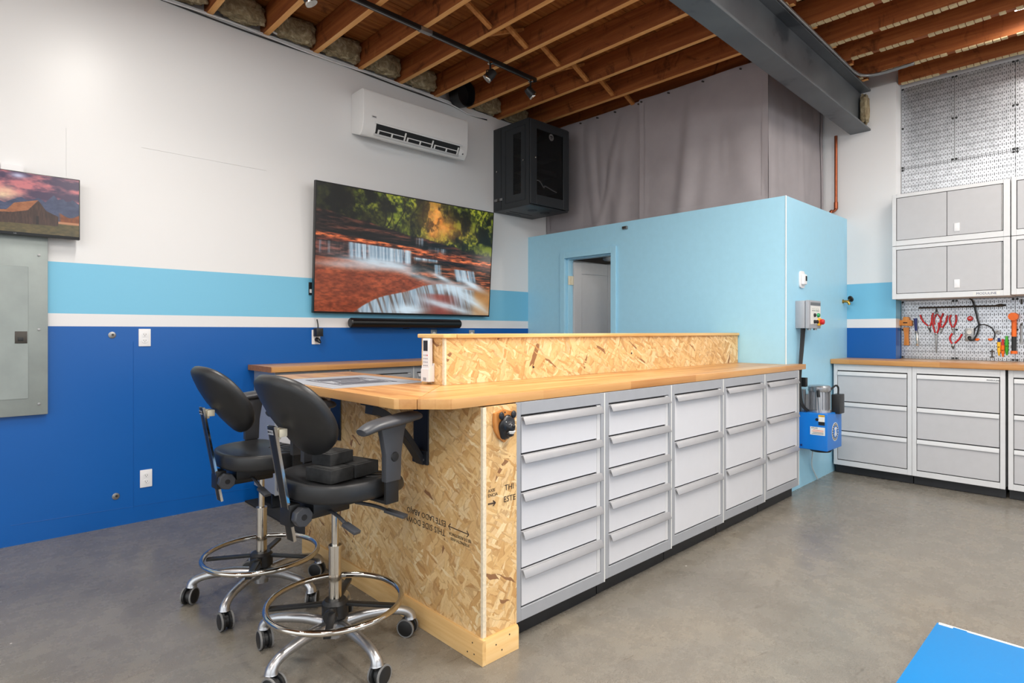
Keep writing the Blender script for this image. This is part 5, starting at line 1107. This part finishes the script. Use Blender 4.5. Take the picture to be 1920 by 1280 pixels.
def pegs(label, y1, y0, z0, z1, cat='pegboard'):
    t = thing('pegboard', label, cat, (XP, y1, z0), group='perforated steel pegboards'); OFF = (XP, y1, z0)
    s = Mb().box(XP - 0.02, XP - 0.0185, y0 + 0.0015, y1 - 0.0015, z0 + 0.0015, z1 - 0.0015).box(XP - 0.0185, XP, y0 + 0.0015, y0 + 0.004, z0 + 0.0015, z1 - 0.0015).box(XP - 0.0185, XP, y1 - 0.004, y1 - 0.0015, z0 + 0.0015, z1 - 0.0015).build('sheet', 'pegboard', t, smooth=False, off=OFF)
    for yy in (y0 + 0.012, y1 - 0.012):
        for z in (z0 + 0.012, z1 - 0.012) + (((z0 + z1) / 2,) if z1 - z0 > 0.4 else ()): Mb().lathe([(0.009, 0), (0.009, 0.004), (0.004, 0.006)], (XP - 0.02, yy, z), 10, (-1, 0, 0)).build('screw', 'black_plastic', t, off=OFF)
pegs('tall steel pegboard next to the white pier near the ceiling', 1.408, 1.03, 2.66, zj(6.0) - 0.012)
pegs('tall steel pegboard near the ceiling, second from the pier', 1.03, 0.645, 2.66, zj(6.0) - 0.012)
pegs('tall steel pegboard near the ceiling at the right picture edge', 0.645, 0.0, 2.66, zj(6.0) - 0.012)
pegs('wide low steel pegboard strip just above the wall cabinets', 1.408, 0.645, 2.386, 2.66)
pegs('low steel pegboard strip above the cabinets at the right picture edge', 0.645, 0.0, 2.394, 2.66)
pegs('steel pegboard holding the mallet and chisel', 1.408, 1.028, 1.016, 1.513)
pegs('steel pegboard holding the outlet and screwdrivers', 1.028, 0.647, 1.016, 1.513)
pegs('steel pegboard at the right picture edge holding wrenches', 0.647, 0.0, 1.016, 1.513)
# ------------------------------------------------------------------ tools; measured in a crop of the photograph and laid on the pegboard
XS2 = XP - 0.021
def T(x, y, d=0.0): 
    q = P(1640 + x / 6.857, 540 + y / 6.857, x=XS2); return Vector((XS2 - d, q.y, q.z))
def tool(name, label, cat, x, y, group='tools on the pegboard'):
    c = T(x, y); return thing(name, label, cat, c, group=group), c
def poly_part(name, m, t, off, pts, d0, d1, bev=0.002):
    return Mb().prism([(T(*p).y, T(*p).z) for p in pts], 0, XS2 - d1, XS2 - d0).build(name, m, t, bev=bev, off=off)
def tube_part(name, m, t, off, pts, r, d=0.01, n=5):
    q = smooth_path([T(p[0], p[1], p[2] if len(p) > 2 else d) for p in pts], n); rr = r if not isinstance(r, (list, tuple)) else [r[0] + (r[1] - r[0]) * i / (len(q) - 1) for i in range(len(q))]
    return Mb().tube(q, rr, 10).build(name, m, t, off=off)
t, o = tool('wooden_mallet', 'brown wooden mallet hanging head-up at the pegboard corner', 'mallet', 412, 735)
poly_part('handle', 'mallet_wood', t, o, [(383, 735), (452, 735), (442, 620), (450, 505), (375, 505), (390, 620)], 0.004, 0.03, 0.005)
hd = poly_part('head', 'mallet_wood', t, o, [(330, 480), (495, 488), (495, 415), (465, 412), (455, 372), (385, 368), (378, 410), (330, 415)], 0.001, 0.05, 0.006)
poly_part('maker_mark', 'ink', hd, o, [(385, 452), (440, 452), (440, 438), (385, 438)], 0.05, 0.0508, 0)
t, o = tool('wood_chisel', 'wood chisel with dark blue handle beside the mallet', 'chisel', 545, 740)
hd = tube_part('handle', 'navy', t, o, [(526, 388), (530, 420), (534, 500), (538, 548)], [0.0135, 0.009], 0.014); tube_part('ferrule', 'steel_grey', t, o, [(538, 548), (541, 580)], [0.008, 0.007], 0.014)
poly_part('blade', 'chrome', t, o, [(538, 742), (572, 740), (562, 640), (556, 575), (530, 578), (534, 640)], 0.011, 0.016, 0.001)
def pliers(label, pivot, tip, hs, jaw='dark_steel', r=0.0068, w_=10):
    t, o = tool('pliers', label, 'pliers', pivot[0], pivot[1], 'pliers with red handles on the pegboard')
    dx, dy = tip[0] - pivot[0], tip[1] - pivot[1]; L = math.hypot(dx, dy); nx, ny = -dy / L, dx / L
    for s in (-1, 1):
        pts = [(pivot[0] + s * nx * w_ * 1.6, pivot[1] + s * ny * w_ * 1.6), (pivot[0] + dx * 0.4 + s * nx * w_ * 1.3, pivot[1] + dy * 0.4 + s * ny * w_ * 1.3), (tip[0] + s * nx * 4, tip[1] + s * ny * 4), (tip[0], tip[1]), (pivot[0] + s * nx * 1.0, pivot[1] + s * ny * 1.0)]
        a = sum(pts[i][0] * pts[(i + 1) % 5][1] - pts[(i + 1) % 5][0] * pts[i][1] for i in range(5))
        poly_part('jaw', jaw, t, o, pts if a > 0 else pts[::-1], 0.007, 0.017, 0.001)
    q = T(pivot[0], pivot[1], 0.005); Mb().lathe([(0.011, 0), (0.011, 0.012), (0.006, 0.015)], q, 16, (-1, 0, 0)).build('pivot', 'steel_grey', t, off=o)
    for k, h_ in enumerate(hs): tube_part('handle', 'red', t, o, [(p[0], p[1], 0.011) for p in h_], [r, r * 0.85], 0.011)
    return t
pliers('red-handled pliers farthest left of the group, handles spread wide', (702, 500), (722, 572), [[(588, 345), (625, 425), (695, 490)], [(742, 345), (735, 430), (712, 490)]])
pliers('long-nosed red-handled pliers hanging lowest', (792, 590), (797, 832), [[(752, 318), (746, 440), (780, 575)], [(824, 440), (826, 520), (803, 580)]], 'steel_grey', w_=12)
pliers('red-handled pliers right of the long-nosed pair', (862, 522), (855, 582), [[(884, 322), (848, 420), (854, 505)], [(940, 352), (915, 440), (872, 508)]], 'steel_grey')
pliers('red-handled pliers with upright handles on the board joint', (1006, 522), (1022, 596), [[(985, 345), (966, 410), (998, 505)], [(1050, 342), (1052, 420), (1016, 505)]], 'steel_grey')
pliers('small red-handled pliers below the upright pair', (1008, 738), (1012, 782), [[(1000, 580), (968, 650), (998, 715)], [(1126, 590), (1090, 652), (1032, 708)]])
pliers('dark upside-down cutters hanging above the long-nosed pliers', (800, 318), (795, 258), [[(792, 335), (770, 400), (776, 470)], [(810, 335), (842, 380), (868, 440)]], 'dark_steel', 0.005)
t, o = tool('breaker_bar', 'long dark steel breaker bar hung across the two pegboards', 'breaker bar', 1100, 240)
tube_part('shaft', 'dark_steel', t, o, [(572, 254), (1000, 243), (1585, 228)], 0.0075, 0.016)
hd = tube_part('head', 'dark_steel', t, o, [(1585, 228), (1610, 222), (1650, 221)], 0.012, 0.016); tube_part('drive_square', 'black_plastic', hd, o, [(1650, 221), (1692, 219)], 0.008, 0.016)
for x in (700, 1400): tube_part('hanger', 'steel_grey', t, o, [(x, 262 - x * 0.015, 0.0), (x, 262 - x * 0.015, 0.02)], 0.003, 0.0)
t, o = tool('tape_dispenser', 'small round red holder on the pegboard above the outlet', 'holder', 1230, 390)
q = T(1230, 390); Mb().lathe([(0.019, 0), (0.021, 0.006), (0.018, 0.02), (0.006, 0.024)], q, 22, (-1, 0, 0)).build('body', 'red', t, off=o); tube_part('slot', 'label_white', t, o, [(1215, 388, 0.022), (1245, 384, 0.022)], 0.003)
t, o = tool('pegboard_outlet', 'metal outlet box with a black plug on the pegboard', 'outlet', 1222, 598)
bxp = poly_part('box', 'steel_grey', t, o, [(1165, 680), (1280, 680), (1280, 515), (1165, 517)], 0.0, 0.02, 0.002)
for yy in (565, 632): q = T(1222, yy, 0.02); Mb().lathe([(0.0165, 0), (0.0165, 0.003)], q, 18, (-1, 0, 0)).build('receptacle', 'label_white', t, off=o)
t, o = tool('power_cord', 'black power cord looping down from the wall cabinet into the pegboard outlet', 'cord', 1345, 460)
tube_part('cord', 'black_plastic', t, o, [(1228, 138, 0.03), (1265, 165, 0.03), (1295, 260, 0.03), (1330, 400, 0.03), (1347, 470, 0.03), (1335, 560, 0.035), (1290, 655, 0.04), (1250, 672, 0.045), (1228, 645, 0.04)], 0.006)
tube_part('plug', 'black_plastic', t, o, [(1226, 632, 0.025), (1230, 645, 0.045), (1245, 668, 0.045)], [0.014, 0.008])
t, o = tool('thin_cord', 'thin dark cord arching between two orange hooks', 'cord', 1400, 475)
tube_part('cord', 'black_plastic', t, o, [(1280, 600, 0.014), (1290, 530, 0.014), (1340, 480, 0.014), (1420, 470, 0.014), (1510, 515, 0.014), (1546, 590, 0.014), (1532, 655, 0.014)], 0.004)
for (lb_, x) in (('left orange cord hook beside the pegboard outlet', 1318), ('right orange cord hook below the thin cord', 1492)):
    t, o = tool('cord_hook', lb_, 'hook', x, 656); tube_part('hook', 'orange', t, o, [(x - 25, 655, 0.004), (x - 10, 665, 0.02), (x + 12, 664, 0.02), (x + 25, 652, 0.014)], 0.0065); poly_part('base', 'orange', t, o, [(x - 28, 668), (x + 26, 668), (x + 26, 645), (x - 28, 645)], 0.0, 0.005, 0.001)
t, o = tool('socket', 'steel ring socket above the screwdrivers', 'socket', 1590, 565); q = T(1590, 565)
Mb().lathe([(0.008, 0.002), (0.017, 0.002), (0.0175, 0.02), (0.009, 0.021), (0.008, 0.006)], q, 20, (-1, 0, 0)).build('body', 'steel_grey', t, off=o)
t, o = tool('peg_hook', 'dark double hook low on the pegboard left of the screwdrivers', 'hook', 1510, 845)
tube_part('stem', 'dark_steel', t, o, [(1510, 790, 0.006), (1510, 888, 0.006)], 0.004)
for yy in (808, 882): tube_part('prong', 'dark_steel', t, o, [(1482, yy, 0.006), (1510, yy + 6, 0.012), (1540, yy, 0.006)], 0.0035)
def driver(label, x, y0, y1, y2, m1, m2):
    t, o = tool('screwdriver', label, 'screwdriver', x, y2, 'stubby screwdrivers on the pegboard')
    tube_part('cap', m1, t, o, [(x, y0, 0.013), (x, (y0 + y1) / 2, 0.013), (x + 1, y1, 0.013)], [0.0075, 0.0095]); tube_part('handle', m2, t, o, [(x + 1, y1, 0.013), (x, y1 + 50, 0.013), (x + 1, y2 - 45, 0.013)], [0.0125, 0.0105])
    tube_part('tip', m2, t, o, [(x + 1, y2 - 45, 0.013), (x + 2, y2, 0.013)], [0.009, 0.004]); tube_part('clip', 'dark_steel', t, o, [(x - 22, y1 + 60, 0.005), (x, y1 + 64, 0.027), (x + 24, y1 + 58, 0.005)], 0.0025)
driver('yellow screwdriver with blue cap', 1600, 640, 692, 868, 'navy', 'yellow'); driver('orange screwdriver with red cap', 1650, 655, 735, 884, 'red', 'orange'); driver('green screwdriver beside the orange hammer handle', 1700, 615, 680, 862, 'green', 'green')
t, o = tool('dead_blow_hammer', 'orange and black dead blow hammer at the right pegboard joint', 'hammer', 1798, 840)
hd = tube_part('head', 'orange', t, o, [(1798, 365, 0.004), (1798, 366, 0.06), (1798, 367, 0.09)], 0.031); tube_part('handle', 'orange', t, o, [(1800, 380, 0.03), (1800, 480, 0.03), (1798, 622, 0.03)], [0.0165, 0.0155]); tube_part('grip', 'black_plastic', t, o, [(1798, 622, 0.03), (1797, 805, 0.03)], 0.0145); tube_part('butt', 'orange', t, o, [(1797, 805, 0.03), (1797, 820, 0.03), (1797, 842, 0.03)], 0.021)
for (lb_, x, y0, y1) in (('steel combination wrench hanging at the right picture edge', 1886, 480, 700), ('short dark hook tool high at the right picture edge', 1890, 140, 205)):
    t, o = tool('wrench', lb_, 'wrench', x, y1); tube_part('shank', 'steel_grey' if y0 > 300 else 'dark_steel', t, o, [(x, y0, 0.01), (x, y1, 0.01)], 0.0065)
    if y0 > 300:
        q = T(x, y1, 0.005); Mb().lathe([(0.006, 0), (0.014, 0), (0.014, 0.009), (0.006, 0.009)], q, 16, (-1, 0, 0)).build('ring_end', 'steel_grey', t, off=o); poly_part('open_end', 'dark_steel', t, o, [(x - 16, y0), (x + 16, y0), (x + 18, y0 - 40), (x + 6, y0 - 40), (x + 2, y0 - 18), (x - 10, y0 - 30)], 0.005, 0.015, 0.001)

# ================================================================== lift platform on the floor
t = thing('lift_platform', 'bright blue steel lift platform with worn white edge on the floor', 'lift platform', (2.9, 0.3, zf(2.9)))
px1, py1 = 2.927, 0.56; OFF = (2.9, 0.3, zf(2.9))
Mb().box(0.7, px1, -0.4, py1, 0.018, 0.06).build('deck', 'worn_blue', t, bev=0.003, off=OFF)
Mb().box(px1, px1 + 0.012, -0.4, py1 - 0.004, 0.018, 0.058).build('worn_edge', 'label_white', t, bev=0.002, off=OFF)
Mb().box(px1 - 0.012, px1 + 0.001, 0.3, py1 - 0.1, 0.0602, 0.0612).box(px1 - 0.018, px1, py1 - 0.055, py1 - 0.008, 0.0602, 0.0612).box(px1 - 0.01, px1, -0.4, 0.3, 0.0602, 0.0612).build('bare_patch', 'label_white', t, off=OFF)
Mb().box(0.75, px1 - 0.05, -0.36, py1 - 0.05, 0.0005, 0.018).build('underframe', 'kick_black', t, off=OFF)

# ================================================================== shop lights under the joists, those out of view assumed; added fill lamps
def shop_light(label, x, y0, y1, power, up=-0.05):
    z = zj(x) + up; t = thing('shop_light', label, 'light', (x, y0, z), group='LED shop lights'); OFF = (x, y0, z)
    Mb().box(x - 0.05, x + 0.05, y0, y1, z, z + 0.045).build('housing', 'white_plastic', t, bev=0.004, off=OFF)
    Mb().box(x - 0.04, x + 0.04, y0 + 0.01, y1 - 0.01, z - 0.012, z).build('diffuser', 'lamp', t, bev=0.003, off=OFF)
    l = bpy.data.lights.new('shop_light_lamp', 'AREA'); l.shape = 'RECTANGLE'; l.size = 0.08; l.size_y = y1 - y0; l.energy = power; l.color = (1, 0.95, 0.88)
    o = bpy.data.objects.new('shop_light_lamp', l); COL.objects.link(o); o.location = (0, (y1 - y0) / 2, -0.016); o.parent = t
shop_light('LED shop light at the top right picture corner', 5.32, -0.65, 0.59, 16, 0.09)
shop_light('LED shop light above the wide end of the workshop, first of three', 3.75, -0.9, 0.4, 40)
shop_light('LED shop light behind the camera, second of three', 1.3, -1.2, 0.3, 45)
shop_light('LED shop light near the garage door, third of three', -1.0, -1.0, 0.5, 45)
shop_light('LED shop light over the near end of the island', 2.15, 0.45, 1.5, 60)  # put in above the view to brighten the back areas
shop_light('LED shop light over the drafting stools', 0.75, 2.2, 3.3, 38)
t = thing('ceiling_lamp', 'small round ceiling lamp inside the blue room', 'light', (5.3, 2.7, 2.075))  # added out of sight to light the inside of the blue room
Mb().lathe([(0.1, 0), (0.1, -0.02), (0.09, -0.03)]).build('base', 'white_plastic', t)
Mb().lathe([(0.085, -0.03), (0.07, -0.06), (0.02, -0.075)]).build('shade', 'lamp', t)
l = bpy.data.lights.new('room_lamp', 'POINT'); l.energy = 7; l.shadow_soft_size = 0.08; l.color = (1, 0.9, 0.78)
o = bpy.data.objects.new('room_lamp', l); COL.objects.link(o); o.parent = t; o.location = (0, 0, -0.17)
def pendant(label, x, y, z, power):  # unseen globes added to brighten the ceiling and upper wall
    t = thing('globe_pendant', label, 'light', (x, y, z), group='globe pendant lamps near the garage doors')
    Mb().cyl((0, 0, 0.13), (0, 0, zj(x) - z), 0.006, seg=8).build('cord', 'black_plastic', t)
    Mb().lathe([(0.04, 0.1), (0.04, 0.14), (0.01, 0.15)]).build('socket', 'black_plastic', t)
    Mb().ball((0, 0, 0), 0.12, 0.12, 0.12, 24, 14).build('globe', 'lamp', t, ang=180)
    l = bpy.data.lights.new('pendant_lamp', 'POINT'); l.shadow_soft_size = 0.13; l.energy = power; l.color = (1, 0.96, 0.9)
    o = bpy.data.objects.new('pendant_lamp', l); COL.objects.link(o); o.location = (0, 0, 0); o.parent = t
pendant('white globe pendant lamp by the rear garage door near the banded wall', -0.9, 2.3, 2.75, 100)
pendant('white globe pendant lamp in the middle behind the camera', -1.2, -0.6, 2.75, 220)
pendant('white globe pendant lamp by the side garage door', 2.2, -1.6, 2.75, 240)
